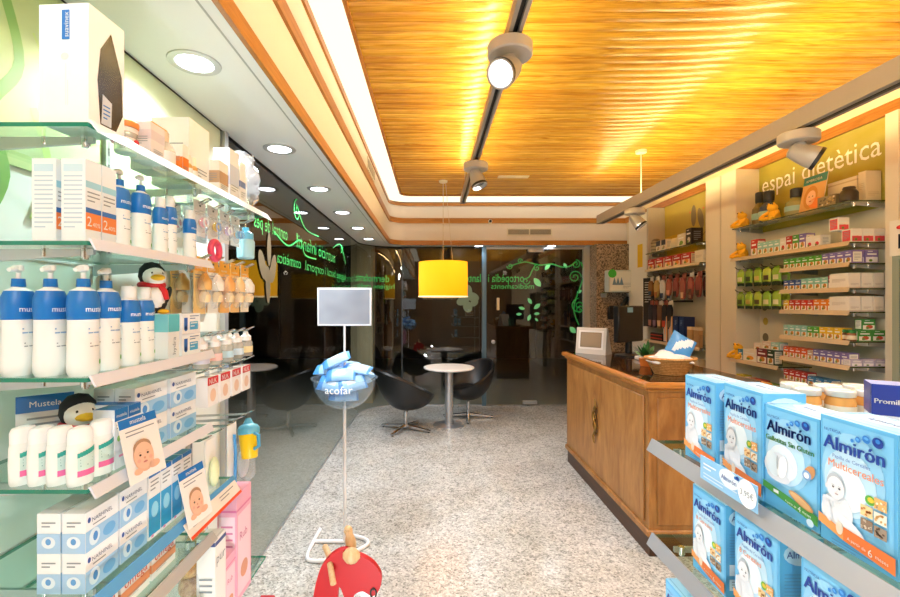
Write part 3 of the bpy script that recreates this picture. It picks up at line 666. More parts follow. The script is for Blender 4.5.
# red rocking moose (only the head reaches into the frame)
M_rr=mat('bd0a14',.5)
hp=[(-.085,-.05),(-.09,-.12),(.0,-.14),(.02,-.02),(.055,-.10),(.075,-.09),(.085,-.055),(.12,-.04),(.155,-.06),(.18,-.048),(.197,-.01),(.195,.03),(.17,.07),(.13,.1),(.085,.118),(.06,.135),(.02,.13),(-.02,.105),(-.055,.06),(-.075,.0)]
hm=MB(); hm.prism(smooth(hp+[hp[0]],4)[:-1],(0,.0125,0),(1,0,0),(0,0,1),(0,-1,0),.028,M_rr)
gr=MB(); gr.tube([(.012,-.085,.035),(-.018,-.012,.075)],.0125,M_birch,12); gr.tube([(-.022,.012,.085),(-.06,.075,.10)],.0125,M_birch,12)
an=MB(); an.M=Matrix.Translation((.075,-.0,.118)); an.ell((0,-.03,.0),(.038,.028,.034),M_birch,8,5)
an2=MB(); an2.tube([(.065,.03,.12),(.06,.03,.15),(.055,.03,.175),(.05,.03,.195)],[.022,.024,.016,.02],M_birch,10); an2.ell((.05,.03,.2),(.017,.017,.013),M_birch,10,6)
rn=MB(); rn.tube([(.165+.012*math.cos(a),-.02,-.045+.02*math.sin(a)) for a in [2*PI*i/14 for i in range(14)]],.0035,M_black,6,True); rn.tube([(.165,.012,-.028),(.165,-.02,-.028)],.006,M_black,8)
bd=MB(); bd.prism([(-.42,-.12),(-.42,-.18),(-.1,-.24),(-.02,-.24),(-.02,-.1),(-.11,-.09),(-.13,-.15),(-.3,-.16)],(0,.0125,-.0),(1,0,0),(0,0,1),(0,-1,0),.025,M_rr); bd.box(-.40,-.16,-.1,.1,-.185,-.168,M_birch,ch=.004)
rk=[]
for s in (-.12,.12):
    q=MB(); q.prism([(-.45,-.38),(-.35,-.41),(-.1,-.42),(.12,-.40),(.24,-.35),(.24,-.33),(.1,-.36),(.02,-.2),(-.06,-.2),(-.08,-.36),(-.25,-.36),(-.3,-.15),(-.36,-.15),(-.36,-.36),(-.45,-.35)],(0,s-.01,0),(1,0,0),(0,0,1),(0,1,0),.02,M_rr); rk.append(('rocker',q))
one('rocking_moose','rocking toy','red wooden rocking moose with pale peg handles on the floor before the bowl stand',hm,[('handle',gr),('antler',an),('antler',an2),('nose_ring',rn),('body',bd)]+rk,(-.41,1.9,.412))
# ================================================================ LEFT SHELVES
M_lrail=mat('dfe3ee',.35,0,.04)
def glass_shelf(label,x0,x1,y0,y1,z,railside,railm,group=None,brackets=(),th=.009,railh=.019,tilt=.013,edge=M_edge,name='glass_shelf'):
    p=MB(); p.poly([(x0,y0,z),(x1,y0,z),(x1,y1,z),(x0,y1,z)],M_sglass); p.poly([(x0,y1,z-th),(x1,y1,z-th),(x1,y0,z-th),(x0,y0,z-th)],M_sglass)
    for a,b in (((x0,y0),(x1,y0)),((x1,y0),(x1,y1)),((x1,y1),(x0,y1)),((x0,y1),(x0,y0))): p.poly([(a[0],a[1],z-th),(b[0],b[1],z-th),(b[0],b[1],z),(a[0],a[1],z)],edge)
    parts=[]
    s=railside
    if railm:
        q=MB(); xf=x1 if s>0 else x0; e=.002*s
        q.prism([(0,0.004),(tilt*s,-railh),(tilt*s+.004*s,-railh),(.005*s,.006)],(xf+e,y0,z),(1,0,0),(0,0,1),(0,1,0),y1-y0,railm); parts.append(('price_rail',q))
    for by in brackets:
        q=MB(); w=x0 if s>0 else x1; f=(x1-.03) if s>0 else (x0+.03)
        q.prism([(w,z-th-.001),(f,z-th-.001),(f,z-th-.014),(w,z-th-.036)],(0,by-.004,0),(1,0,0),(0,0,1),(0,1,0),.008,M_steel)
        q.lathe([(.009,-.02),(.009,0)],M_chrome,10,(f-.02*s,by,z-th)); q.lathe([(.006,-.024),(.006,-.018)],M_chrome,10,(f-.02*s,by,z-th))
        q.lathe([(.007,-.018),(.007,0)],M_chrome,10,(f-.11*s,by,z-th)); parts.append(('bracket',q))
    o=one(name,'shelf',label,p,parts,group=group); return o
XW=XL; XF=-.72
S=[None,1.958,1.71,1.423,1.19,.955,.835,.485]
gs='left glass shelves'
glass_shelf('topmost long clear glass shelf on the left wall, holding the big white box',XW+.004,XF,.94,1.95,S[1],1,mat('f6f8fa',.4,0,.15),gs,(1.0,1.46,1.90),tilt=.02,railh=.022)
glass_shelf('short glass shelf second from top on the left, carrying cream bottles with blue bands',XW+.004,XF,.94,1.45,S[2],1,M_lrail,gs,(1.0,1.42))
glass_shelf('glass shelf third from top on the left, with the large pump bottles',XW+.004,XF,.94,1.46,S[3],1,M_lrail,gs,(1.0,1.42))
glass_shelf('glass shelf fourth from top on the left, with squat white bottles and penguin head',XW+.004,XF,.94,1.45,S[4],1,M_lrail,gs,(1.0,1.42))
M_strip=mat('5aa6e4',.4)
glass_shelf('glass shelf fifth from top on the left with a sky-blue price strip',XW+.004,XF,.94,1.62,S[5],1,M_strip,gs,(1.0,1.42))
glass_shelf('short low left glass shelf with a bare grey metal front rail',XW+.004,XF,.94,1.46,S[6],1,M_rail,gs,(1.0,1.42),tilt=.02)
glass_shelf('lowest long glass shelf on the left under the pink cartons',XW+.004,XF,.94,1.95,S[7],1,None,gs,(1.0,1.46,1.9))
for y,lb in ((.955,'nearest the camera'),(1.465,'in the middle of the shelves'),(1.965,'beside the hooks')):
    q=MB(); q.box(XW,XW+.018,y-.012,y+.012,.1,2.3,M_steel)
    sl=MB(); 
    for k in range(40): sl.box(XW+.0181,XW+.0186,y-.003,y+.003,.15+k*.053,.175+k*.053,M_dark)
    one('wall_upright','upright',f'slotted grey metal upright on the left wall, {lb}',q,[('slots',sl)])
# green graphic panel with scrolls
mb=MB(); mb.box(XW,XW+.006,.2,2.26,1.93,2.449,M_green); fr=Fr((XW+.006,0,0),(0,1,0),(0,0,1),.0006)
mp_=mat('b6d07c',.5); mq_=mat('7fae5a',.5)
ribbon(mb,fr,spiral((1.52,2.2),.09,1.3,-PI/2,30,1),.008,mq_); mb.oval(fr,1.51,2.21,.02,.02,mq_,2); ribbon(mb,fr,smooth([(1.52,2.11),(1.4,2.08),(1.3,2.16),(1.2,2.3)]),.008,mp_)
ribbon(mb,fr,smooth([(1.05,1.75),(1.12,1.9),(1.08,2.05),(1.16,2.2),(1.1,2.4)]),.03,mq_); ribbon(mb,fr,smooth([(1.2,1.8),(1.25,1.95),(1.2,2.1)]),.025,mp_)
one('wall_graphic_panel','wall panel','pale green scroll-printed panel on the left wall behind the top shelf',mb)
# ---- big white box with a cut-out window
def artbox(name,w,d,h,base,pr,top=None,ch=0):
    mb=MB(); mb.box(-w/2,w/2,-d/2,d/2,0,h,base,top,ch); fr=frames(w,d,h)
    # tuck seam and side flap lines that every folded carton has
    pr(mb,fr,w,d,h); return mb
def bigw(mb,fr,w,d,h):
    R_=fr['left']; mb.rect(R_,d*.46,h*.70,d*.62,h*.95,mat('2f76c8',.4),1)
    q=MB(); 
    F2=Fr(R_.p(d*.60,h*.72,0),(0,0,1),-R_.u,.0005); mb.text('suavinex',F2,0,.0,M_white,w=h*.21,k=2)
    F3=Fr(R_.p(d*.55,h*.15,0),(0,0,1),-R_.u,.0005); mb.lines(F3,0,h*.35,0,2,.004,mat('dfe2e4',.5)); mb.oval(R_,d*.52,h*.56,d*.08,h*.03,mat('d8dce0',.5))
    f=fr['front']; mb.poly([f.p(w*.3,h*.03),f.p(w*.75,h*.03),f.p(w*.95,h*.2),f.p(w*.92,h*.55),f.p(w*.6,h*.88),f.p(w*.3,h*.68),f.p(w*.22,h*.4)],mat('23272b',.2)); mb.poly([f.p(w*.32,h*.04,2),f.p(w*.6,h*.04,2),f.p(w*.62,h*.26,2),f.p(w*.36,h*.3,2)],mat('c9d2de',.4)); mb.lines(f,w*.37,w*.56,h*.2,4,h*.035,M_blue,3)
one('display_carton','carton','tall white carton with a dark cut-out window at the near end, top left shelf',artbox('d',.10,.11,.25,mat('fbfbfb',.35),bigw),(),(-.771,.996,S[1]+.001),PI/2-.06)
# ---- baby bottle
def bbottle(cap,deco,h=.11,r=.026):
    b=MB(); b.lathe([(r*.9,0),(r,.006),(r,h*.22),(r*.86,h*.34),(r,h*.46),(r,h*.56),(r*.9,h*.6)],mat('f3efe8',.3),22,mats=[mat('f3efe8',.3),M_bottlec,mat(deco,.4),M_bottlec,mat(deco,.4),M_bottlec])
    for i in range(5): b.ell((r*math.cos(i*1.25),r*math.sin(i*1.25),h*.25),(.007,.007,.007),M_red,8,5)
    c=MB(); c.lathe([(r*1.06,h*.58),(r*1.1,h*.6),(r*1.1,h*.7),(r*.9,h*.73)],mat(cap,.4),22)
    n=MB(); n.lathe([(r*.85,h*.72),(r*.85,h*.95),(r*.7,h),(1e-5,h*1.0)],M_bottlec,20)
    return b,[('cap',c),('cover',n)]
b,p=bbottle('f0843a','f6d8d0'); one('baby_bottle','baby bottle','baby bottle with an orange screw ring near the front of the top left shelf',b,p,(-.775,1.14,S[1]))
def simple(base,w,d,h,bands=(),txt=None,side=None,topm=None,tcol=M_txt):
    """folded carton: base colour, coloured bands (v0,v1,mat), a word, pale text lines, printed ends and a tuck flap seam on top"""
    mb=MB(); mb.box(-w/2,w/2,-d/2,d/2,0,h,base,topm); fr=frames(w,d,h); F_=fr['front']
    for v0,v1,m in bands:
        mb.rect(F_,0,h*v0,w,h*v1,m); mb.rect(fr['left'],0,h*v0,d,h*v1,m); mb.rect(fr['right'],0,h*v0,d,h*v1,m)
    if txt: mb.text(txt[0],F_,w*.1,h*txt[1],txt[2],w=w*.8,k=3)
    mb.lines(F_,w*.15,w*.85,h*.30,3,h*.05,tcol,3,.3); 
    sm=side or tcol
    for k in ('left','right'): mb.lines(fr[k],d*.15,d*.85,h*.6,4,h*.06,sm,3,.3)
    T=fr['top']; mb.rect(T,w*.04,d*.08,w*.96,d*.11,mat('b9bcc0',.5)); mb.rect(T,w*.46,d*.3,w*.54,d*.34,mat('c4c7ca',.5))
    return mb
def pack(label,base,w,d,h,y,z,group=None,xf=-.74,rz=PI/2,cat='carton',name='carton',**k):
    return one(name,cat,label,simple(base,w,d,h,**k),(),(xf-d/2,y,z),rz,group)
gt='products on the top left shelf'
pack('pinkish white carton right behind the orange-ringed baby bottle on top left shelf',mat('efe6e6',.4),.06,.055,.10,1.215,S[1],gt,bands=[(.55,.8,mat('e2d5da',.4))])
pack('white carton with an orange top band on the top left shelf',mat('f6efe2',.4),.075,.06,.135,1.305,S[1],gt,-.79,bands=[(.84,1,mat('f0b45c',.4))])
b=MB(); b.lathe([(.026,0),(.029,.005),(.029,.05),(.02,.068),(.012,.075)],M_bottlec,20); b.lathe([(.0293,.012),(.0293,.045)],mat('e8e4e2',.4),20,cap=False); c=MB(); c.lathe([(.013,.073),(.013,.1),(.01,.104)],mat('d9c2a8',.4),16); one('cologne_bottle','bottle','clear round-shouldered bottle with a beige cap on the top left shelf',b,[('cap',c)],(-.755,1.268,S[1]))
pack('slim white carton with an orange stripe on the top left shelf',mat('faf4ea',.4),.032,.05,.095,1.352,S[1],gt,bands=[(.2,.6,M_orange)])
for i,y in enumerate((1.385,1.415)):
    b=MB(); b.lathe([(.013,0),(.014,.004),(.014,.045),(.008,.052)],mat('d9a55c',.3),16); b.lathe([(.0142,.01),(.0142,.036)],M_white,16,cap=False); c=MB(); c.lathe([(.009,.05),(.009,.075),(.007,.078)],mat('f4ead6',.4),14)
    one('small_vial','bottle',f'tiny amber vial with a cream cap on the top left shelf, {"nearer the camera" if i==0 else "farther from the camera"}',b,[('cap',c)],(-.752,y,S[1]),0,gt)
pack('large plain white carton in the middle of the top left shelf',mat('fbfbfb',.35),.13,.12,.215,1.50,S[1],gt,-.775,bands=[])
pack('white carton with a brown photo panel on the top left shelf',mat('f6f2ea',.4),.07,.05,.12,1.60,S[1],gt,bands=[(.35,.7,mat('c2a080',.4))])
pack('tall white carton with pale blue side on the top left shelf',mat('eef2f8',.4),.08,.06,.19,1.685,S[1],gt,bands=[(.3,.7,mat('c6d4ec',.4))])
pack('narrow white carton with a navy patch on the top left shelf',mat('f6f6f8',.4),.05,.05,.17,1.76,S[1],gt,bands=[(.42,.56,mat('5a78b8',.4))])
# crumpled clear bag with a white tub
mb=MB(); r=random.Random(3); seg=16; vs=[]; rg_=9
for k in range(rg_+1):
    for i in range(seg):
        a=2*PI*i/seg; f=.075*(.55+.5*math.sin(PI*(k+.6)/(rg_+1.3)))+(r.random()-.5)*.03
        vs.append((f*math.cos(a),f*math.sin(a),max(.002,k*.026+(r.random()-.5)*.012)))
mb.add(vs,[(k*seg+i,k*seg+(i+1)%seg,(k+1)*seg+(i+1)%seg,(k+1)*seg+i) for k in range(rg_) for i in range(seg)],M_film)
q=MB(); q.lathe([(.03,.003),(.032,.13),(.034,.14)],M_white,18); one('wrapped_gift','wrapped gift','crumpled clear film bag around a white tub, far end of top left shelf',mb,[('tub',q)],(-.80,1.865,S[1]))
# ---- mustela style bottles
M_bw=mat('f7f8f6',.28)
def bottle(h,r,pump=True,sy=.72,word='mustela'):
    hb=h*(.80 if pump else .86)
    pr=[(r*.86,0),(r*.97,.008),(r,hb*.12),(r*.94,hb*.45),(r*.93,hb*.62),(r*.95,hb*.63),(r,hb*.78),(r*.97,hb*.88),(r*.8,hb*.955),(r*.42,hb*.99),(r*.38,hb)]
    mats=[M_bw]*5+[M_blue]*2+[M_blue,M_bw,M_bw]
    b=MB(); b.lathe(pr,M_bw,28,sy=sy,mats=mats)
    lt=MB(); rr=r*1.0
    def wp_(p):
        a=p[0]/rr; 
        return (math.sin(a)*rr*1.012,-math.cos(a)*rr*sy*1.012,p[2])
    lt.warp=wp_; F0=Fr((0,0,0),(1,0,0),(0,0,1),0)
    lt.text(word,F0,0,hb*.72,mat('ffffff',.4,0,.1),w=r*1.5,al='C',k=0); 
    lt.lines(F0,-r*.6,r*.7,hb*.52,2,hb*.045,mat('8fb2d8',.5),0,.35); lt.lines(F0,-r*.5,r*.6,hb*.36,2,hb*.035,M_txt,0,.3)
    lt.rect(F0,r*.2,hb*.1,r*.9,hb*.115,mat('6cbf4a',.5),0); lt.oval(F0,r*.35,hb*.145,r*.14,hb*.03,mat('6cbf4a',.5),0); lt.oval(F0,r*.65,hb*.15,r*.12,hb*.04,mat('9fd47c',.5),0)
    t=MB()
    if pump:
        t.lathe([(r*.36,hb),(r*.37,hb+h*.005),(r*.34,hb+h*.075)],M_blue,18); t.lathe([(r*.14,hb+h*.07),(r*.14,hb+h*.13)],M_white,12)
        t.tube([(r*.1,0,h*.965),(-r*.25,0,h*.97),(-r*.72,0,h*.95)],[r*.22,r*.22,r*.12],M_white,10); t.lathe([(r*.3,h*.95),(r*.3,h*.985),(r*.24,h)],M_white,16)
        return b,[('pump',t),('label_print',lt)]
    t.lathe([(r*.62,hb*.975),(r*.64,h*.9),(r*.62,h*.985),(r*.55,h)],M_white,20,sy=.85); return b,[('cap',t),('label_print',lt)]
big=Proto('pump_bottle','bottle',*bottle(.24,.035,sy=.8)); med=Proto('pump_bottle','bottle',*bottle(.20,.029,sy=.8)); sml=Proto('lotion_bottle','bottle',*bottle(.165,.0235,False,.8)); cap2=Proto('lotion_bottle','bottle',*bottle(.20,.031,False,.8))
gb='white bottles with blue bands'
for i,(x,y) in enumerate(((-.905,.985),(-.835,.985),(-.763,.985))):
    big.put(f'large blue-shouldered pump bottle, {("leftmost","middle","rightmost")[i]} of three at near end of third left shelf',(x,y,S[3]),PI/2+.08,gb)
big.put('large blue-shouldered pump bottle right behind the near three, third left shelf',(-.775,1.07,S[3]),PI/2+.05,gb)
cap2.put('capped white bottle with blue band next to the pump bottles on the third left shelf',(-.775,1.15,S[3]),PI/2+.05,gb)
cap2.put('capped white bottle with blue band beside the upper penguin on the third left shelf',(-.785,1.225,S[3]),PI/2+.05,gb)
med.put('slim pump bottle with blue band, nearest of the two pumps on the second left shelf',(-.775,1.115,S[2]),PI/2+.05,gb)
med.put('slim pump bottle with blue band, farther of the two pumps on the second left shelf',(-.77,1.19,S[2]),PI/2+.05,gb,sc=(1,1,1.03))
med.put('slim pump bottle mostly hidden behind the nearest pump on the second left shelf',(-.86,1.125,S[2]),PI/2+.05,gb)
sml.put('small capped bottle with blue band, first after the pumps on the second left shelf',(-.762,1.262,S[2]),PI/2+.05,gb)
sml.put('taller small bottle with blue band, second after the pumps on the second left shelf',(-.768,1.318,S[2]),PI/2+.05,gb,sc=(1,1,1.1))
sml.put('smallest bottle with blue band, third after the pumps on the second left shelf',(-.80,1.37,S[2]),PI/2+.05,gb,sc=(.85,.85,.9))
sml.put('small capped bottle with blue band at the far end of the second left shelf',(-.762,1.415,S[2]),PI/2+.05,gb,sc=(1,1,.98))
# cartons at near end of shelf 2
def spf(mb,fr,w,d,h):
    F_=fr['front']; L=fr['left']; mb.rect(F_,0,h*.16,w,h*.36,mat('f08a4a',.4)); mb.rect(F_,0,h*.36,w,h*.42,mat('2f6cb4',.4)); mb.text('2',F_,w*.08,h*.2,M_white,h=h*.12,k=2); mb.text('40%',F_,w*.42,h*.2,M_white,w=w*.5,k=2)
    mb.rect(F_,0,h*.66,w,h*.74,mat('9ed3e6',.4)); mb.lines(F_,w*.1,w*.9,h*.6,3,h*.05,M_txt,1,.3)
    mb.rect(L,d*.06,h*.03,d*.94,h*.97,mat('f4f7fa',.4)); mb.rect(L,d*.1,h*.84,d*.9,h*.93,mat('cfe6f2',.4),2); mb.lines(L,d*.12,d*.88,h*.78,12,h*.055,mat('c3d3e2',.5),2,.3)
    mb.rect(fr['right'],0,h*.1,d,h*.4,mat('2f6cb4',.4))
SP=Proto('sunscreen_carton','carton',artbox('s',.045,.052,.18,mat('eef3f7',.4),spf))
for i,(x,y,lb) in enumerate(((-.767,.985,'front right of four at near end, second left shelf'),(-.83,.985,'front left of four at near end, second left shelf'),(-.767,1.033,'rear right of four at near end, second left shelf'),(-.83,1.033,'rear left of four at near end, second left shelf'))):
    SP.put('orange-banded pale carton, '+lb,(x,y,S[2]),PI/2,'orange-banded cartons')
# penguins
def penguin(label,loc,rz,sc=1,cap=True):
    M_pb=mat('16181c',.8); M_pw=mat('f2f2ef',.8)
    b=MB(); b.lathe([(1e-5,0),(.03,.004),(.042,.03),(.04,.06),(.030,.082),(.026,.09),(.03,.097),(.037,.115),(.034,.14),(.02,.157),(1e-5,.162)],M_pb,22,sy=.9)
    bk=MB(); bk.ell((0,-.012,.048),(.033,.03,.042),M_pw,18,10)
    wi=[]
    for s in (-1,1): q=MB(); q.M=Matrix.Translation((s*.043,0,.055))@Matrix.Rotation(s*.35,4,'Y'); q.ell((0,0,0),(.009,.02,.034),M_pb,12,8); wi.append(('wing',q))
    hd=MB(); hd.ell((0,-.017,.115),(.033,.027,.031),M_pw,18,10)
    be=MB(); be.lathe([(.016,0),(.012,.016),(.006,.03),(1e-5,.034)],M_yel,12,sx=1.15,sy=.55); be2=MB(); be2.M=Matrix.Translation((0,-.034,.112))@Matrix.Rotation(PI/2,4,'X'); be2.lathe([(.017,0),(.015,.015),(.008,.034),(1e-5,.04)],M_yel,12,sx=1.2,sy=.6)
    ey=[]
    for s in (-1,1): q=MB(); q.ell((s*.014,-.036,.124),(.0045,.004,.0055),M_black,8,6); ey.append(('eye',q))
    sc_=MB(); sc_.tube([(.031*math.cos(a),.028*math.sin(a),.09) for a in [2*PI*i/20 for i in range(20)]],.009,M_red,8,True); sc_.tube([(.012,-.026,.09),(.02,-.04,.07),(.024,-.045,.045)],[.008,.009,.007],M_red,8)
    ft=[]
    for s in (-1,1): q=MB(); q.ell((s*.02,-.028,.008),(.016,.024,.008),M_yel,12,6); ft.append(('foot',q))
    return Proto('penguin_plush','plush toy',b,[('belly',bk),('face',hd),('beak',be2),('scarf',sc_)]+wi+ey+ft).put(label,loc,rz,None,sc=sc)
# tall slim carton and white cartons with shields
def slim(mb,fr,w,d,h):
    mb.rect(fr['front'],0,h*.6,w,h,mat('5fc0cc',.4)); mb.rect(fr['left'],0,h*.6,d,h,mat('7fd0d8',.4)); F3=Fr(fr['front'].p(w*.65,h*.08,0),(0,0,1),-fr['front'].u,.0005); mb.text('hydra',F3,0,0,M_txt,w=h*.4)
one('slim_carton','carton','slim white carton with a teal upper end below the upper penguin, third left shelf',artbox('s',.055,.06,.125,mat('eef0f0',.35),slim),(),(-.77,1.29,S[3]),PI/2)
def shield(mb,fr,w,d,h):
    F_=fr['front']; mb.rect(F_,w*.1,h*.25,w*.28,h*.8,mat('2f6cc0',.4)); mb.oval(F_,w*.19,h*.27,w*.09,h*.12,mat('2f6cc0',.4)); mb.rect(F_,w*.4,h*.2,w*.85,h*.6,mat('4aa8dc',.4)); mb.lines(F_,w*.4,w*.9,h*.85,2,h*.12,mat('7a93b8',.5),1,.4); mb.lines(F_,w*.44,w*.8,h*.5,2,h*.15,M_white,2,.3)
    mb.rect(fr['left'],d*.2,h*.2,d*.8,h*.7,mat('cfe0f0',.4))
SH=Proto('carton','carton',artbox('s',.105,.06,.062,mat('fafafa',.4),shield))
SH.put('white carton with a blue shield, lower of two stacked on third left shelf',(-.77,1.385,S[3]),PI/2,'shield cartons'); SH.put('white carton with a blue shield, upper of two stacked on third left shelf',(-.77,1.385,S[3]+.063),PI/2,'shield cartons')
penguin('black and white penguin plush with red scarf sitting on cartons, third left shelf',(-.80,1.285,S[3]+.1255),.95,.92)
# shelf 4
def squat(h=.125,r=.026):
    b=MB(); hb=h*.72; b.lathe([(r*.9,0),(r,.006),(r*1.05,hb*.5),(r*1.0,hb*.9),(r*.92,hb)],M_bw,26,sy=.62)
    c=MB(); c.lathe([(r*.95,hb),(r*.96,h*.9),(r*.8,h*.97),(r*.3,h),(1e-5,h)],mat('fdfdfd',.3),26,sy=.62)
    lt=MB(); lt.warp=lambda p:(math.sin(p[0]/r)*r*1.07,-math.cos(p[0]/r)*r*.62*1.07,p[2]); F0=Fr((0,0,0),(1,0,0),(0,0,1),0)
    n=8
    for i in range(n):
        a=-r*.55+r*1.5*i/n; b_=a+r*1.5/n; tl=hb*(.78+.12*i/n)
        for (z0,z1,m) in ((hb*.22,hb*.36,mat('ee6fa8',.4)),(hb*.36,tl*.86,mat('cfeae6',.4)),(tl*.86,tl,mat('2fa59c',.4))): lt.poly([(a,0,z0),(b_,0,z0),(b_,0,z1),(a,0,z1)],m)
    lt.warp=lambda p:(math.sin(p[0]/r)*r*1.085,-math.cos(p[0]/r)*r*.62*1.085,p[2]); lt.lines(F0,-r*.35,r*.6,hb*.6,3,hb*.07,mat('6fa8a8',.5),0,.35)
    return b,[('cap',c),('label_print',lt)]
SQ=Proto('gel_bottle','bottle',*squat())
for i,(x,y) in enumerate(((-.885,.975),(-.845,.975),(-.805,.975),(-.76,.972),(-.758,1.03))):
    SQ.put(f'squat white bottle with teal-pink label, {ORD[i]} from the left, fourth left shelf',(x,y,S[4]),PI/2-.35,'squat white bottles')
penguin('penguin plush peeping from behind the squat white bottles, fourth left shelf',(-.865,1.10,S[4]),1.0,1.05)
mb=MB(); mb.prism([(0,0),(.006,0),(-.03,.165),(-.036,.165)],(0,-.055,0),(1,0,0),(0,0,1),(0,1,0),.11,mat('dfe4e6',.4)); fr=Fr((.0065,-.055,0),(0,1,0),V((-.036,0,.165)).normalized(),.0006); mb.rect(fr,.0,.128,.11,.168,M_blue); mb.text('Mustela',fr,.025,.14,M_white,w=.06,k=2); mb.lines(fr,.02,.09,.11,3,.014,M_txt,1,.35)
mb.box(-.005,.03,-.056,.056,0,.004,M_plastic); one('leaflet_holder','leaflet holder','leaflet stand with a blue header at the back left of the fourth left shelf',mb,(),(-.935,1.09,S[4]),-.85)
def nar(mb,fr,w,d,h):
    F_=fr['front']; mb.rect(F_,0,0,w,h*.52,mat('9cc8ec',.4)); mb.oval(F_,w*.25,h*.3,w*.16,h*.22,mat('d8ecfa',.4),2); mb.oval(F_,w*.27,h*.3,w*.07,h*.12,mat('4a8ed2',.4),3); mb.oval(F_,w*.7,h*.25,w*.2,h*.16,mat('6aaee4',.4),2); mb.oval(F_,w*.1,h*.78,w*.045,h*.07,mat('2a4f9c',.4)); mb.text('NARHINEL',F_,w*.18,h*.7,mat('5a6a86',.5),w=w*.62,k=2); mb.lines(F_,w*.2,w*.85,h*.6,1,h*.05,M_txt,2,.6)
    L=fr['left']; mb.rect(L,0,0,d,h*.5,mat('a8cdee',.4)); mb.oval(L,d*.5,h*.28,d*.3,h*.15,mat('e4f1fb',.4),2); mb.oval(L,d*.5,h*.3,d*.12,h*.08,mat('5f9cd8',.4),3); mb.lines(L,d*.2,d*.8,h*.75,2,h*.09,M_txt,1,.4)
    T=fr['top']; mb.rect(T,w*.04,d*.06,w*.96,d*.09,mat('c4c8cc',.5))
NA=Proto('nasal_carton','carton',artbox('n',.10,.05,.086,mat('f3f5f7',.4),nar)); gn='white and blue nasal-care cartons'
for i,(y,lb) in enumerate(((1.015,'near'),(1.122,'far'))):
    for j in (0,1):
        for k in (0,1):
            NA.put(f'white-blue nasal carton on fifth left shelf, {lb} stack, {("front","back")[j]} column, {("bottom","top")[k]}',(-.768-.054*j,y,S[5]+.0005+k*.0865),PI/2,gn)
for i,(y,lb) in enumerate(((1.205,'nearer'),(1.36,'farther'))):
    for j in (0,1):
        for k in (0,1):
            NA.put(f'white-blue nasal carton on fourth left shelf, {lb} stack, {("front","back")[j]} column, {("bottom","top")[k]}',(-.775-.054*j,y,S[4]+.0005+k*.0865),PI/2,gn,sc=(1.38,1,1))
def blu(mb,fr,w,d,h):
    F_=fr['front']; mb.rect(F_,0,h*.8,w,h,M_blue); mb.text('mustela',F_,w*.12,h*.86,M_white,w=w*.75,k=2); mb.rect(fr['left'],0,h*.86,d,h,mat('dfeaf6',.4)); mb.oval(F_,w*.3,h*.5,w*.13,h*.05,mat('8fc86a',.4)); mb.rect(F_,w*.3,h*.18,w*.75,h*.22,M_pink); mb.lines(F_,w*.15,w*.85,h*.72,2,h*.05,M_txt,1,.4)
BC=Proto('cream_carton','carton',artbox('b',.046,.05,.14,mat('f2f5f8',.4),blu,M_blue))
for i,(x,y) in enumerate(((-.765,1.072),(-.818,1.125),(-.765,1.1195))): BC.put(('white carton with a bright blue lid, nearest, beside the squat bottles','white carton with bright blue lid, behind toward the wall, fourth left shelf','white carton with bright blue lid, half covered by the hanging baby card')[i],(x,y,S[4]),PI/2,'blue-lidded cartons')
# baby photo cards hanging from the shelf edge
def babycard(label,loc,w=.125,h=.145,rz=PI/2,tilt=.22):
    mb=MB(); mb.box(-w/2,w/2,-.0008,.0008,0,h,mat('f6f3f0',.4)); F_=Fr((-w/2,-.0008,0),(1,0,0),(0,0,1),.0005)
    mb.rect(F_,0,h*.86,w,h,M_blue); mb.text('mustela',F_,w*.28,h*.9,M_white,w=w*.42,k=2); mb.lines(F_,w*.12,w*.9,h*.78,2,h*.06,M_txt,1,.3)
    mb.oval(F_,w*.46,h*.36,w*.27,h*.25,M_skin,2,24); mb.oval(F_,w*.46,h*.49,w*.24,h*.13,mat('b08a6c',.6),3,20); mb.oval(F_,w*.46,h*.36,w*.26,h*.21,mat('ecc0a4',.6),4,24)
    for s in (-1,1): mb.oval(F_,w*(.46+.1*s),h*.38,w*.03,h*.017,mat('3a2a24',.5),5); mb.oval(F_,w*(.46+.16*s),h*.3,w*.05,h*.03,mat('e8b09c',.6),5); mb.rect(F_,w*(.46+.1*s)-w*.04,h*.42,w*(.46+.1*s)+w*.04,h*.425,mat('c09878',.6),5)
    mb.oval(F_,w*.46,h*.32,w*.03,h*.018,mat('d89a80',.6),5); mb.oval(F_,w*.46,h*.26,w*.06,h*.015,mat('d0807a',.6),5); mb.oval(F_,w*.68,h*.17,w*.16,h*.06,M_skin,4); mb.oval(F_,w*.25,h*.15,w*.12,h*.05,M_skin,4)
    cl=MB(); cl.box(-.012,.012,.001,.012,h*.45,h*.55,M_plastic)
    return one('photo_card','photo card',label,mb,[('clip',cl)],loc,rot=(-tilt,0,rz))
babycard('blue-headed card with a baby face photo on the fourth left shelf edge',(-.685,1.09,S[4]-.03),.12,.15,PI/2-.1)
babycard('blue-headed card with a baby face photo on the fifth left shelf edge',(-.685,1.335,S[5]-.02),.115,.16,PI/2-.1)
def blp(mb,fr,w,d,h):
    F_=fr['front']; mb.rect(F_,w*.0,h*.05,w,h*.62,mat('2f9fd8',.4)); mb.oval(F_,w*.5,h*.42,w*.3,h*.12,mat('8fd0ee',.4),2); mb.rect(F_,0,h*.93,w,h,M_blue); mb.lines(F_,w*.15,w*.85,h*.85,3,h*.06,M_txt,1,.35); mb.rect(F_,w*.2,h*.02,w*.4,h*.06,M_pink,2); mb.lines(fr['left'],d*.2,d*.85,h*.85,5,h*.07,mat('a9b8c8',.5),1,.3); mb.rect(fr['left'],d*.3,h*.05,d*.7,h*.1,M_pink)
BP=Proto('serum_carton','carton',artbox('b',.05,.05,.175,mat('f4f6f8',.4),blp,mat('3f9fd6',.4)))
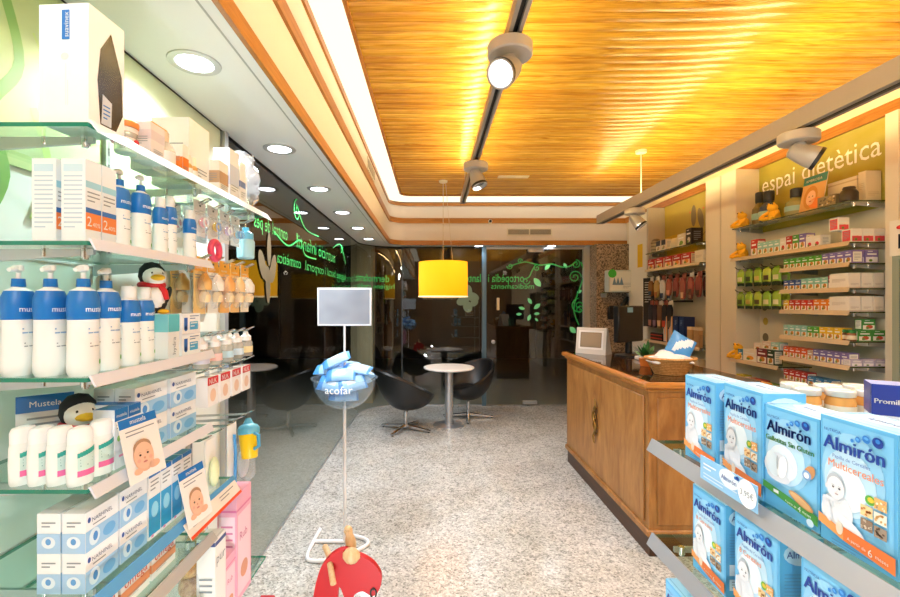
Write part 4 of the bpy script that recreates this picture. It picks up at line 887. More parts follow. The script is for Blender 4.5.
for i,y in enumerate((1.205,1.258,1.311,1.364)): BP.put(f'white carton with cyan lower half, {ORD[i]} from the near end on fifth left shelf',(-.768,y,S[5]),PI/2,'cyan cartons')
# orange edged notice
mb=MB(); mb.prism([(0,0),(.002,0),(.026,-.042),(.024,-.042)],(0,1.27,0),(1,0,0),(0,0,1),(0,1,0),.33,mat('f2efe8',.4)); F_=Fr((.0025,1.27,0),(0,1,0),V((.03,0,-.075)).normalized()*-1,.0006)
fr=Fr((.0265,1.27,-.042),(0,1,0),V((-.024,0,.042)).normalized(),.0008); mb.rect(fr,0,0,.33,.009,mat('f0552c',.4)); mb.lines(fr,.03,.12,.036,2,.01,M_txt,1,.3); mb.lines(fr,.2,.3,.036,2,.01,M_txt,1,.3)
one('shelf_notice','notice','white price notice with a bright orange lower edge at the far end of fifth shelf',mb,(),(-.703,0,S[5]-.004))
# shelf 6 and bottom
for i,y in enumerate((1.02,1.14,1.26)): pack(f'white carton with an orange mark lying on the low grey-railed shelf, {ORD[i]} from the camera',mat('f3efe8',.4),.11,.08,.075,y,S[6],'low shelf cartons',xf=-.75,bands=[(.25,.55,mat('f2a070',.4))],txt=('omega',.62,mat('d85a3a',.5)))
pack('tall white carton with a small navy header in front of the sponge bags',mat('f0eeea',.4),.075,.06,.33,1.49,S[7],None,xf=-.70,bands=[(.93,.97,mat('3a4f8c',.4))],txt=('pur',.75,M_txt))
def pinkb(mb,fr,w,d,h):
    F_=fr['front']; L=fr['left']; mb.rect(F_,w*.08,h*.05,w*.92,h*.8,mat('f6d3e0',.4)); mb.text('Rub',F_,w*.2,h*.55,mat('c86a94',.5),w=w*.5,k=2); mb.oval(F_,w*.5,h*.25,w*.25,h*.08,mat('d89a80',.5),2); mb.rect(L,d*.08,h*.05,d*.92,h*.8,mat('f8dde8',.4)); mb.lines(L,d*.2,d*.8,h*.7,5,h*.06,mat('d88ab0',.5),2,.3); mb.oval(L,d*.5,h*.25,d*.2,h*.05,mat('c08a70',.5),2); mb.rect(L,0,h*.84,d,h*.86,mat('e07aa8',.4),2); mb.rect(F_,0,h*.84,w,h*.86,mat('e07aa8',.4),2)
one('pink_carton','carton','tall pink carton standing at the far end of the lowest left shelf',artbox('p',.13,.07,.395,mat('f0aec6',.4),pinkb),(),(-.745,1.70,S[7]),PI/2)
one('pink_carton','carton','shorter pink carton before the tall pink one on the lowest left shelf',artbox('p',.08,.07,.21,mat('f0aec6',.4),pinkb),(),(-.745,1.585,S[7]),PI/2)
def spongebag(label,loc,seed):
    r=random.Random(seed); mb=MB(); vs=[]; seg=14
    for k in range(9):
        for i in range(seg):
            a=2*PI*i/seg; f=(.085*math.sin(PI*(k+1.2)/10.5)**.5)*(1 if k<7 else .5)+(r.random()-.5)*.012; vs.append((f*math.cos(a)*.8,f*math.sin(a),k*.036+(r.random()-.5)*.006 if k else .001))
    mb.add(vs,[(k*seg+i,k*seg+(i+1)%seg,(k+1)*seg+(i+1)%seg,(k+1)*seg+i) for k in range(8) for i in range(seg)],M_film)
    t=NT('bath_sponge',.9); n=t.noise(t.co,60); t.color(t.ramp(n,[(.35,'b98446'),(.6,'e2b978')])); t.bump(n,.8,.004); sp=[]
    for (x,y,z,s) in ((0,0,.06,.062),(.0,.015,.15,.055),(0,-.01,.225,.045)):
        q=MB(); q.ell((x,y,z),(s*.85,s,s*.75),t.m,16,10); sp.append(('sponge',q))
    one('sponge_bag','bag',label,mb,sp,loc)
spongebag('clear bag of brown bath sponges beside the tall white carton, nearer bag',(-.80,1.50,S[7]),5)
spongebag('clear bag of brown bath sponges behind the nearer sponge bag',(-.86,1.66,S[7]),8)
b=MB(); b.lathe([(.03,0),(.032,.01),(.032,.1),(.02,.115)],mat('5a3a34',.4),18); c=MB(); c.lathe([(.022,.112),(.022,.135),(.018,.138)],M_green2,16); one('medicine_bottle','bottle','brown bottle with a green cap low behind the tall white carton',b,[('cap',c)],(-.74,1.42,S[7]+.0))
# ---- hooks with hanging packs
def hookrail(label,z,ys,L=.33):
    mb=MB(); mb.box(XW+.018,XW+.03,1.45,1.98,z-.012,z+.012,M_steel); hs=[]
    for y in ys:
        q=MB()
        for s in (-.009,.009): q.tube([(XW+.03,y+s,z),(XW+L-.03,y+s,z+.012),(XW+L,y+s,z+.026)],.0028,M_chrome,6)
        q.tube([(XW+L,y-.009,z+.026),(XW+L,y+.009,z+.026)],.0028,M_chrome,6); hs.append(('hook',q))
    one('hook_rail','hook rail',label,mb,hs)
YH=(1.50,1.59,1.68,1.77,1.86)
ZH=(1.90,1.715,1.455,1.335,1.11)
for z,lb in zip(ZH,('topmost, right under the top glass shelf','second from top, holding orange cards','third from top, holding clear bottles','fourth from top, holding red-topped packs','lowest, holding the yellow sippy cup')):
    hookrail(f'chrome double-prong hook rail beside the left shelves, {lb}',z,YH)
def hangcard(w,h,card,head,blob,m2=None,dome=True):
    mb=MB(); mb.box(-w/2,w/2,-.001,.001,-h,0.012,mat(card,.4)); F_=Fr((-w/2,-.001,-h),(1,0,0),(0,0,1),.0006); mb.rect(F_,0,h*.8,w,h+.012,mat(head,.4)); mb.oval(F_,w/2,h*.96,w*.08,w*.05,M_dark,2); mb.lines(F_,w*.1,w*.9,h*.72,2,h*.05,M_txt,1,.3); mb.text('suavinex',F_,w*.12,h*.84,M_white,w=w*.6,k=2)
    ps=[]
    if blob: ps.append(('content',blob))
    if dome: q=MB(); q.ell((0,-.004,-h*.55),(w*.42,.032,h*.36),M_film,14,8); ps.append(('blister',q))
    return mb,ps
def pacif(c1,c2):
    q=MB(); q.ell((0,-.012,-.06),(.022,.007,.017),mat(c1,.3),14,8); q.tube([(.014*math.cos(a),-.022,-.06+.014*math.sin(a)) for a in [2*PI*i/14 for i in range(14)]],.003,mat(c2,.3),6,True); q.ell((0,-.002,-.06),(.01,.008,.01),mat('e0b060',.3),10,6); return q
def hang(pr,label,k,row,x=-.775,dz=-.008): pr.put(label,(x,YH[k],ZH[row]+.016+dz),PI/2,'hanging baby packs')
cols=[('f4f4f4','f0a8b8','ffffff'),('fafafa','f2c84a','88aadd'),('f4f6fa','c8b8e0','ffffff'),('eef8fa','7cc4e2','4a9ad0')]
for k,(a,b_,c_) in enumerate(cols):
    P_=Proto('pacifier_pack','pacifier pack',*hangcard(.075,.105,a,'e9e6e4',pacif(b_,c_)))
    hang(P_,f'carded pacifier on the topmost hooks, {ORD[k]} from the camera end',k,0); hang(P_,f'carded pacifier behind the front card on the topmost hooks, {ORD[k]} from the camera end',k,0,x=-.86)
q=MB(); q.lathe([(.028,-.15),(.034,-.145),(.036,-.08),(.03,-.07)],mat('a8dcee',.3),18); q.tube([(.033,0,-.13),(.055,0,-.12),(.055,0,-.09),(.034,0,-.085)],.006,mat('6cc0e0',.3),8); q2=MB(); q2.lathe([(.031,-.07),(.03,-.045),(.015,-.035),(.012,-.02)],mat('5fb4dc',.3),16); q3=MB(); q3.tube([(0,0,-.02),(0,0,.0)],.003,M_chrome,6)
one('baby_cup','cup','pale blue baby cup hanging at the far end of the topmost hooks',q,[('lid',q2),('hanger',q3)],(-.77,YH[4],ZH[0]+.012),PI/2)
mb=MB(); mb.tube([(.03*math.cos(a),0,.03*math.sin(a)-.04) for a in [2*PI*i/20 for i in range(20)]],.011,mat('e2486a',.35),10,True); q3=MB(); q3.tube([(0,0,-.012),(0,0,.0)],.003,M_chrome,6)
one('teething_ring','teether','red teething ring hanging low under the carded pacifiers on the left',mb,[('hanger',q3)],(-.745,1.545,1.80),PI/2)
def teat(c): 
    q=MB(); q.lathe([(.02,-.10),(.022,-.095),(.022,-.07),(.016,-.06),(.008,-.045),(1e-5,-.042)],mat(c,.3),14,c=(0,-.018,0)); q.lathe([(.015,-.14),(.019,-.12),(.012,-.105)],mat('f4d8a8',.3),14,c=(0,-.018,0)); return q
tc=('e8b46a','f0e8da','e8a860','f0c890','efe6dc')
for k in range(5):
    P_=Proto('teat_pack','teat pack',*hangcard(.075,.18,('f6d28c','f4f0e6','f2b86a','f6c880','f6ead0')[k],'f3b13c',teat(tc[k])))
    hang(P_,f'orange-headed feeding teat card on the second hook row, {ORD[k]} from the camera end',k,1); hang(P_,f'orange-headed feeding teat card behind the front one on second hooks, {ORD[k]} from the camera end',k,1,x=-.85)
# curved white brush packs between shelf 3 goods and the cards
for i,(y,x) in enumerate(((1.47,-.87),(1.52,-.845),(1.57,-.82))):
    mb=MB(); pts=[(0,0,0),(.012,.0,-.05),(.018,0,-.11),(.016,0,-.17),(.008,0,-.20)]
    for a,b_ in zip(pts,pts[1:]): mb.poly([(a[0],-.03,a[2]),(a[0],.03,a[2]),(b_[0],.03,b_[2]),(b_[0],-.03,b_[2])],mat('f6f4f2',.35))
    q=MB(); q.tube([(-.004,.0,0),(.006,0,-.06),(.012,0,-.12),(-.002,0,-.19)],.003,mat(('6fc06a','e27aa8','3f6cc0')[i],.4),8); q2=MB(); q2.box(-.002,.002,-.012,.012,-.015,.0,mat('f3b13c',.4))
    one('brush_pack','brush pack',f'curved white brush pack with a {("green","pink","blue")[i]} stem hanging over the white shield cartons',mb,[('brush',q),('hang_tab',q2)],(x,y,ZH[1]-.002),.0)
def clearb(c):
    b=MB(); b.lathe([(.024,-.10),(.027,-.095),(.027,-.045),(.02,-.035)],M_bottlec,18); q=MB(); q.lathe([(.021,-.037),(.021,-.02),(.012,-.012),(.008,.0)],mat('f6f4f2',.3),16); r_=MB(); r_.lathe([(.0275,-.085),(.0275,-.06)],mat(c,.4),18,cap=False); return b,[('cap',q),('label_print',r_)]
for k in range(5):
    P_=Proto('feeding_bottle','baby bottle',*clearb(('e8e2f2','f4c8c0','bfe0ee','cfe4f4','f4e2b0')[k])); hang(P_,f'small clear feeding bottle hanging on the third hook row, {ORD[k]} from the camera end',k,2,x=-.77); hang(P_,f'small clear feeding bottle behind the front one on third hooks, {ORD[k]} from the camera end',k,2,x=-.84)
def redp():
    mb=MB(); mb.box(-.036,.036,-.02,.02,-.10,-.004,mat('f4f0ee',.4)); F_=frames(.072,.04,.1)['front']; F_.o=V((-.036,-.02,-.10)); mb.rect(F_,0,.07,.072,.096,M_red); mb.text('NUK',F_,.01,.074,M_white,w=.05,k=2); mb.oval(F_,.036,.035,.02,.022,mat('e8c8b0',.4)); q=MB(); q.box(-.012,.012,-.002,.002,-.006,.012,M_plastic); return mb,[('hang_tab',q)]
RP=Proto('red_topped_pack','carton',*redp())
for k in range(4): hang(RP,f'white carton with red top on fourth hook row, {ORD[k]} from the camera end',k,3,x=-.75,dz=-.012)
# sippy cup and toothbrush packs
b=MB(); b.lathe([(.026,-.145),(.03,-.14),(.038,-.055),(.038,-.05)],mat('f7c912',.35),22); c=MB(); c.lathe([(.041,-.052),(.041,-.03),(.033,-.018),(.02,-.012),(.012,.004),(.01,.01)],mat('5fb6d6',.35),20); h_=MB(); h_.tube([(0,-.036,-.05),(0,-.062,-.06),(0,-.062,-.1),(0,-.034,-.11)],.007,mat('4aa0cc',.35),8); 
one('sippy_cup','cup','yellow sippy cup with a light blue lid hanging tilted on the lowest hooks',b,[('lid',c),('handle',h_)],(-.735,1.80,ZH[4]+.0),rot=(-.22,.1,PI/2-.6))
mb=MB(); mb.box(-.035,.035,-.002,.002,-.22,.01,mat('f2f2ee',.4)); q=MB(); q.tube([(0,-.012,-.2),(0,-.014,-.1),(0,-.01,-.03)],.006,mat('3f8fd0',.35),8); one('toothbrush_pack','toothbrush pack','carded blue toothbrush hanging beside the yellow sippy cup',mb,[('brush',q)],(-.75,1.685,ZH[4]+.008),PI/2)
mb=MB(); mb.box(-.035,.035,-.002,.002,-.26,.01,mat('f6f6f2',.4)); q=MB(); q.ell((0,-.014,-.1),(.026,.014,.05),mat('e6efc0',.4),12,8); one('rattle_pack','rattle pack','white card with a pale green rattle on the lowest hooks nearest the shelves',mb,[('content',q)],(-.74,1.50,ZH[4]+.008),PI/2)
mb=MB(); mb.box(-.05,.05,-.03,.03,-.15,.0,M_film); q=MB(); q.ell((0,0,-.08),(.04,.02,.06),mat('dfe6f2',.5),12,8); q2=MB(); q2.box(-.012,.012,-.002,.002,-.002,.02,M_white); one('clear_pouch','pouch','clear pouch hanging below the yellow sippy cup above the pink carton',mb,[('content',q),('hang_tab',q2)],(-.78,1.86,1.0),PI/2)
# ================================================================ RIGHT-HAND GONDOLA (baby cereal)
GX=.615
ga='gondola glass shelves'
def gshelf(label,z): return glass_shelf(label,GX,1.32,-.25,1.245,z,-1,mat('b4b7ba',.32,.5),ga,(-.2,1.2),railh=.026,tilt=.016,edge=mat('3a5a4c',.2))
gshelf('upper glass shelf with a grey metal rail in the right foreground, holding four cereal cartons',1.2)
gshelf('middle glass shelf with a grey metal rail in the right foreground, holding three cereal cartons',.94)
gshelf('lower glass shelf in the right foreground with one cereal carton in view',.63)
for i,y in enumerate((-.22,1.22)):
    mb=MB(); mb.box(1.325,1.355,y-.015,y+.015,0,1.5,M_steel); q=MB(); q.box(.66,1.355,y-.015,y+.015,0,.04,M_steel); one('gondola_upright','upright',('grey steel gondola upright behind the camera end','grey steel gondola upright behind the cereal cartons')[i],mb,[('foot',q)])
M_ab=mat('5fb0e0',.4); M_ab2=mat('92cbec',.4); M_ab3=mat('bcdff3',.4); M_ab4=mat('e2f1f9',.4); M_logo=mat('1d3f94',.4); M_lg2=mat('2f7fd0',.4)
M_gb=mat('b9bfc6',.6); M_gb2=mat('d9dde2',.6); M_gb3=mat('6a7078',.6)
def almiron(kind,h):
    w,d=.122,.08
    mb=MB(); mb.box(-w/2,w/2,-d/2,d/2,0,h,M_ab,M_ab2); fr=frames(w,d,h); F_=fr['front']
    mb.rect(F_,w*.04,h*.16,w*.96,h*.97,mat('78bfe8',.4),1)
    mb.oval(F_,w*.45,h*.58,w*.42,h*.33,M_ab2,2,24); mb.oval(F_,w*.42,h*.53,w*.35,h*.25,M_ab3,3,24); mb.oval(F_,w*.38,h*.48,w*.27,h*.17,M_ab4,4,24)
    mb.text('NUTRICIA',F_,w*.08,h*.885,M_logo,w=w*.24,k=5); mb.text('Almirón',F_,w*.07,h*.75,M_logo,w=w*.80,k=5,bold=w*.008)
    for i,(a,b,ra,rb) in enumerate(((.47,.865,.022,.014),(.545,.885,.036,.021),(.65,.905,.05,.028),(.79,.905,.068,.038))): mb.oval(F_,w*a,h*b,w*ra,h*rb*1.0,(M_lg2 if i<3 else M_logo),5,18,-.35)
    for i,(a,b,ra,rb) in enumerate(((.545,.889,.02,.01),(.655,.912,.025,.012),(.795,.916,.03,.016))): mb.oval(F_,w*a,h*b,w*ra,h*rb,M_lg2 if i==2 else mat('5aa4e4',.4),6,14,-.35)
    if kind!='gal':
        mb.text('Papilla de Cereales',F_,w*.2,h*.69,mat('5a7fb8',.5),w=w*.5,k=5); mb.text('Multicereales' if kind=='multi' else '8 Cereales',F_,w*.14,h*.615,mat('f08a58',.5),w=w*(.72 if kind=='multi' else .5),k=5)
        # grey-toned baby picture: head, hair, shoulders, arm
        mb.oval(F_,w*.26,h*.27,w*.22,h*.15,mat('dfe4e9',.6),5,22,-.3); mb.oval(F_,w*.46,h*.20,w*.2,h*.045,mat('e6eaee',.6),6,18,-.45); mb.oval(F_,w*.13,h*.27,w*.06,h*.1,M_gb2,7,14,.25)
        mb.oval(F_,w*.25,h*.475,w*.125,h*.095,M_gb,8,20); mb.oval(F_,w*.262,h*.458,w*.122,h*.088,mat('e4e7ea',.6),9,22); mb.oval(F_,w*.135,h*.45,w*.022,h*.02,M_gb2,9.5,10)
        for s in (-.045,.045): mb.oval(F_,w*(.275+s),h*.462,w*.016,h*.008,mat('4a5058',.5),10,10); mb.oval(F_,w*(.275+s),h*.478,w*.024,h*.003,M_gb,10,8)
        mb.oval(F_,w*.28,h*.415,w*.028,h*.006,mat('a89a9e',.5),10,10); mb.oval(F_,w*.28,h*.436,w*.014,h*.007,M_gb2,10,8); mb.oval(F_,w*.2,h*.36,w*.12,h*.012,M_gb2,10,12)
        mb.oval(F_,w*.70,h*.475,w*.065,h*.036,mat('5fae48',.5),5,16); mb.oval(F_,w*.71,h*.48,w*.04,h*.02,mat('d8c23a',.5),6,12)
        cg=('e8b06a','f0cf98','f2ead8','8a7460','9a8a78'); k=0
        r=random.Random(4)
        for (a,b) in ((.82,.475),(.655,.385),(.82,.375),(.655,.285),(.82,.275)):
            mb.rect(F_,w*(a-.075),h*(b-.04),w*(a+.075),h*(b+.04),mat(cg[k],.6),5)
            for q in range(9): mb.oval(F_,w*(a-.06+r.random()*.12),h*(b-.03+r.random()*.06),w*.018,h*.008,mat(('fff0d0','c88a4a','d8a868','d8c8b0','5a4838')[k],.6),6,6,r.random()*3)
            k+=1
        mb.poly([F_.p(0,h*.21,7),F_.p(w*.36,h*.155,7),F_.p(w*.36,h*.08,7),F_.p(0,h*.135,7)],mat('f6a860',.4)); mb.poly([F_.p(w*.36,h*.185,7),F_.p(w,h*.155,7),F_.p(w,h*.035,7),F_.p(w*.36,h*.08,7)],mat('f2813f',.4))
        mb.oval(F_,w*.31,h*.16,w*.05,h*.05,mat('fbe6d0',.4),8,14); G=Fr(F_.p(w*.42,h*.105,0),(F_.u-V((0,0,.09))).normalized(),(0,0,1)); mb.text('A partir de',G,0,0,M_white,w=w*.24,k=9); mb.text('6',G,w*.27,-h*.015,M_white,h=h*.055,k=9); mb.text('meses',G,w*.36,0,M_white,w=w*.15,k=9)
        mb.lines(F_,w*.2,w*.75,h*.045,2,h*.025,mat('5a8fc0',.5),8,.35)
    else:
        mb.text('Galletitas Sin Gluten',F_,w*.05,h*.66,mat('58a848',.5),w=w*.88,k=5,bold=w*.004)
        mb.oval(F_,w*.3,h*.42,w*.28,h*.14,mat('dfe8f0',.6),5,20); mb.oval(F_,w*.3,h*.33,w*.22,h*.05,M_gb2,6,18); mb.oval(F_,w*.2,h*.44,w*.13,h*.12,M_ab4,7,18,.3); mb.oval(F_,w*.39,h*.44,w*.09,h*.11,mat('f4f8fb',.6),8,18,-.2); mb.oval(F_,w*.3,h*.47,w*.02,h*.07,M_gb,9,10)
        mb.oval(F_,w*.86,h*.5,w*.12,h*.05,mat('c9905c',.5),6,16,.9); mb.oval(F_,w*.82,h*.47,w*.075,h*.045,mat('7fa8d8',.4),7,16); mb.oval(F_,w*.82,h*.47,w*.045,h*.027,M_white,8,14)
        mb.poly([F_.p(0,h*.235,7),F_.p(w,h*.15,7),F_.p(w,h*.06,7),F_.p(0,h*.17,7)],mat('4a9a44',.4)); G=Fr(F_.p(w*.45,h*.135,0),(F_.u-V((0,0,.1))).normalized(),(0,0,1)); mb.text('A partir de',G,0,0,M_white,w=w*.2,k=9); mb.text('4',G,w*.23,-h*.01,M_white,h=h*.05,k=9); mb.text('meses',G,w*.31,0,M_white,w=w*.14,k=9); mb.rect(F_,w*.22,h*.165,w*.32,h*.195,M_white,8)
        mb.oval(F_,w*.72,h*.21,w*.22,h*.042,mat('cf9a62',.5),8,20,-.28); mb.oval(F_,w*.72,h*.212,w*.19,h*.03,mat('deb07a',.5),9,18,-.28); mb.oval(F_,w*.88,h*.06,w*.06,h*.035,mat('cfe6f6',.4),8,14)
    for k in ('left','right'):   # small logo and text panel on the ends
        L=fr[k]; mb.oval(L,d*.5,h*.86,d*.42,h*.1,M_ab3,1); mb.text('Almirón',L,d*.15,h*.83,M_logo,w=d*.7,k=2); 
        for i in range(3): mb.oval(L,d*(.45+.12*i),h*.9,d*(.03+.012*i),h*.014,M_lg2,2,12)
        mb.lines(L,d*.1,d*.9,h*.68,9,h*.03,mat('5f9cc8',.5),1,.3); mb.rect(L,d*.1,h*.08,d*.9,h*.2,M_ab4,1); mb.rect(L,d*.1,h*.24,d*.9,h*.36,M_ab4,1); mb.lines(L,d*.16,d*.84,h*.17,3,h*.03,M_txt,2,.3)
    T=fr['top']; mb.rect(T,w*.02,d*.1,w*.98,d*.13,mat('6fa8cc',.5)); mb.oval(T,w*.5,d*.6,w*.4,d*.25,M_ab3,1); mb.text('Almirón',T,w*.25,d*.5,M_logo,w=w*.5,k=2)
    # open flap edge
    mb.prism([(0,0),(d*.9,.0),(d*.9,.0012),(0,.0012)],(-w/2,-d/2+d*.05,h+.0006),(0,1,0),(0,0,1),(1,0,0),w*.0+.0012,mat('c8dfee',.5))
    return mb
AM=Proto('cereal_carton','cereal carton',almiron('multi',.2)); AG=Proto('cereal_carton','cereal carton',almiron('gal',.188)); A8=Proto('cereal_carton','cereal carton',almiron('8',.2))
gg='light blue cereal cartons'; AX=GX+.022+.04
AM.put('light blue cereal carton with orange band, farthest on the upper foreground shelf beside the counter',(AX,1.07,1.2),-PI/2,gg)
AM.put('light blue cereal carton with orange band, second from the counter, behind the price card',(AX,.922,1.2),-PI/2-.04,gg,sc=(1,1,1.03))
AG.put('light blue biscuit carton with a green band and green lettering on the upper foreground shelf',(AX,.80,1.2),-PI/2,gg)
AM.put('light blue cereal carton with orange band, nearest to the camera on the upper foreground shelf',(AX-.003,.673,1.2),-PI/2,gg)
A8.put('light blue eight-cereal carton, farthest from the camera on the middle foreground shelf',(AX,1.037,.94),-PI/2,gg)
A8.put('light blue eight-cereal carton, middle one on the middle foreground shelf',(AX,.885,.94),-PI/2,gg,sc=(1,1,1.04))
A8.put('light blue cereal carton, nearest to the camera at the bottom right of the photo',(AX,.715,.94),-PI/2,gg,sc=(1,1,1.05))
A8.put('light blue cereal carton on the lower foreground shelf, only its top in view',(AX,1.165,.63),-PI/2,gg)
A8.put('light blue cereal carton standing behind the farthest carton of the middle foreground shelf',(AX+.1,1.03,.94),-PI/2,gg)
# price card
mb=MB(); mb.box(-.086,.086,-.001,.001,0,.05,mat('8fc4ea',.4)); F_=Fr((-.086,-.001,0),(1,0,0),(0,0,1),.0006)
mb.oval(F_,.095,.033,.03,.018,M_ab4,1,20); mb.text('Almirón',F_,.072,.027,M_logo,w=.046,k=2); mb.oval(F_,.115,.043,.004,.003,M_lg2,2,10); mb.oval(F_,.121,.044,.005,.004,M_logo,2,10); mb.lines(F_,.012,.055,.034,2,.008,mat('e8f2fa',.4),1,.4); mb.lines(F_,.012,.12,.014,2,.007,mat('cfe4f4',.4),1,.35)
q=MB(); q.oval(Fr((.062,-.002,.026),(1,0,0),(0,0,1),.0006),0,0,.025,.026,mat('fafafa',.5),1,28); q.text('3,95€',Fr((.062,-.002,.026),(1,0,0),(0,0,1),.0006),0,-.006,M_txt,w=.036,k=2,al='C')
one('price_card','price card','sky-blue card with a round 3,95€ sticker clipped to the upper foreground shelf rail',mb,[('price_sticker',q)],(GX-.026,.90,1.158+.04),rot=(-.0,.0,-PI/2))
# jars behind and promil carton
def jar():
    b=MB(); b.lathe([(.028,0),(.031,.004),(.031,.05),(.027,.062),(.027,.066)],mat('e0a65c',.25),24); b.lathe([(.0314,.008),(.0314,.042)],mat('efe6d2',.4),24,cap=False)
    l=MB(); l.lathe([(.0295,.064),(.0305,.066),(.0305,.078),(.028,.081),(1e-5,.081)],mat('e6e8e4',.3,.2),24); l.lathe([(.026,.0812),(.02,.0816)],mat('b8c8a8',.4),20,cap=False); return b,[('lid',l)]
JP=Proto('puree_jar','jar',*jar()); gj='puree jars behind the cereal cartons'
js=[(.965,1.16,3,'left'),(1.03,1.135,3,'middle'),(1.10,1.13,3,'right'),(.985,1.225,3,'rear left'),(1.055,1.20,3,'rear middle'),(1.13,1.195,3,'rear right')]
for x,y,n,lb in js:
    n=2
    for k in range(n): JP.put(f'puree jar with pale lid, {("bottom","top")[k]} of the {lb} stack behind the cereal cartons',(x,y,1.2005+k*.0815),0,gj)
def prom(mb,fr,w,d,h):
    F_=fr['right']; mb.rect(F_,0,h*.66,d,h,mat('2a3f9c',.4)); mb.text('Promil',F_,d*.03,h*.79,M_white,w=d*.23,k=2,bold=.0004); mb.lines(F_,d*.6,d*.95,h*.8,2,h*.06,mat('8fa0d8',.5),2,.4); mb.oval(F_,d*.3,h*.3,d*.28,h*.3,mat('f3cfcf',.5)); mb.oval(F_,d*.75,h*.25,d*.25,h*.28,mat('f6dede',.5)); mb.rect(fr['front'],0,h*.66,w,h,mat('2a3f9c',.4))
one('formula_box','carton','dark blue and pink baby-formula box at the right edge behind the nearest carton',artbox('p',.07,.17,.2,mat('dfe6f4',.4),prom,mat('8f9fd8',.4)),(),(1.07,.985,1.2),-PI/2-.6)
# ================================================================ RIGHT WALL BAYS
SX=2.66; M_led=mat('cbb89a',.45); M_post=mat('e6dcc8',.45)
for (y0,y1,n) in ((2.84,4.0,'near'),(4.44,5.62,'far')):
    mb=MB(); mb.box(XR-.006,XR,y0,y1,0,2.2,mat('d8cfbc',.5)); struct('wall_panel_'+n,mb)
mb=MB(); mb.box(2.70,XR,4.0,4.44,0,2.77,M_post); mb.box(2.695,2.7,4.2,4.215,0,2.77,mat('c8bca4',.5)); struct('pillar_boxing',mb)
mb=MB(); mb.box(2.86,XR,2.76,2.84,0,2.77,M_post); struct('trim_post',mb)
mb=MB(); mb.box(2.70,XR,5.62,5.66,0,2.77,mat('b9b2a4',.5)); mb.box(2.80,XR,5.66,6.4,0,2.77,mat('ece8de',.5)); struct('wall_endpanel',mb)
fr=Fr((2.80,6.4,0),(0,-1,0),(0,0,1),.001); mb=MB(); mb.rect(fr,.27,2.06,.42,2.37,mat('f0c21a',.5)); one('yellow_sign','sign','plain yellow panel on the white end wall behind the monitor',mb)
# mustard header panels with white lettering
mb=MB(); mb.box(XR-.012,XR-.005,2.86,4.0,2.2,2.775,M_mustard); fr=Fr((XR-.012,4.0,0),(0,-1,0),(0,0,1),.001); mb.text('espai dietètica',fr,.04,2.54,mat('f2ecd8',.5,0,.1),w=1.05,h=.15,k=2)
one('header_panel','sign panel','mustard panel with white lettering espai dietètica above the near right bay',mb)
mb=MB(); mb.box(XR-.012,XR-.005,4.44,5.62,2.15,2.775,mat('b0a046',.5)); fr=Fr((XR-.012,5.62,0),(0,-1,0),(0,0,1),.001)
for a,b,r in ((.62,2.55,.0),(.75,2.5,.3)): mb.oval(fr,a,b,.05,.12,mat('6e6548',.5),1,16,r)
for a,b in ((.55,2.6),(.9,2.52),(1.0,2.55),(.8,2.6)): mb.oval(fr,a,b,.012,.012,mat('d86a4a',.5),1,10)
ribbon(mb,fr,smooth([(.3,2.25),(.5,2.38),(.75,2.3),(.95,2.42),(1.1,2.4)]),.012,mat('7a7038',.5)); mb.oval(fr,.2,2.2,.5,.2,mat('c9aa2a',.5),1)
one('header_panel','sign panel','mustard panel with dark petals and a thin stem above the far right bay',mb)
def rshelf(label,y0,y1,z,rail=True): return glass_shelf(label,SX,XR-.007,y0,y1,z,-1,M_led if rail else None,'right wall shelves',(y0+.03,y1-.03),railh=.024,tilt=.012,edge=mat('4a5238',.2),name='wall_shelf')
RZ=[2.235,1.97,1.835,1.675,1.525,1.335,1.175,1.0]
rshelf('topmost glass shelf of the near right bay under the white lettering',2.86,3.99,RZ[0],False)
rshelf('long second shelf of the near right bay, with the yellow plush at its left end',2.86,3.99,RZ[1])
nm=('third','fourth','fifth','sixth','seventh','eighth')
for i,z in enumerate(RZ[2:]): rshelf(f'short shelf of the near right bay, {nm[i]} from the top',2.86,3.43,z)
rshelf('low left shelf of the near right bay below the green bags',3.45,3.98,1.09)
rshelf('bottom left shelf of the near right bay beside the counter',3.45,3.98,.84)
def tea(col,w=.052,h=.075,d=.07,art='f4f0e4',pic='c8843a',kind=0):
    mb=MB(); mb.box(-w/2,w/2,-d/2,d/2,0,h,mat(col,.45)); fr=frames(w,d,h); F_=fr['front']
    mb.rect(F_,w*.06,h*.06,w*.94,h*.45,mat(art,.5)); mb.oval(F_,w*.55,h*.3,w*.26,h*.17,mat(pic,.5),2,12); mb.oval(F_,w*.4,h*.2,w*.14,h*.1,mat('6a8a3a',.5),3,8); mb.rect(F_,w*.15,h*.62,w*.85,h*.72,M_white,2); mb.lines(F_,w*.2,w*.8,h*.86,1,h*.08,M_white,2,.5)
    L=fr['left']; R_=fr['right']
    for q in (L,R_): mb.rect(q,d*.1,h*.1,d*.9,h*.9,mat(art,.5)); mb.lines(q,d*.2,d*.8,h*.75,5,h*.12,M_txt,2,.3)
    mb.rect(fr['top'],w*.1,d*.1,w*.9,d*.14,mat(art,.5)); return mb
_tp={}
def teap(*a,**k):
    key=(a,tuple(sorted(k.items())))
    if key not in _tp: _tp[key]=Proto('tea_carton','carton',tea(*a,**k))
    return _tp[key]
def run(y,z,items,shelf,gap=.004):
    """a row of cartons from the far end towards the camera"""
    for col,cname,n,w,h,kw in items:
        d=kw.get('d',.07)
        for i in range(n):
            P_=teap(col,w,h,**kw); lb=f'{cname} carton, {ORD[i]+" of "+str(n)+" from the left" if n>1 else "single"}, on the {shelf}'
            P_.put(lb,(SX+.012+d/2,y-w/2,z+.0005),-PI/2,f'{cname} cartons on the {shelf}'); y-=w+gap
    return y
k0={}
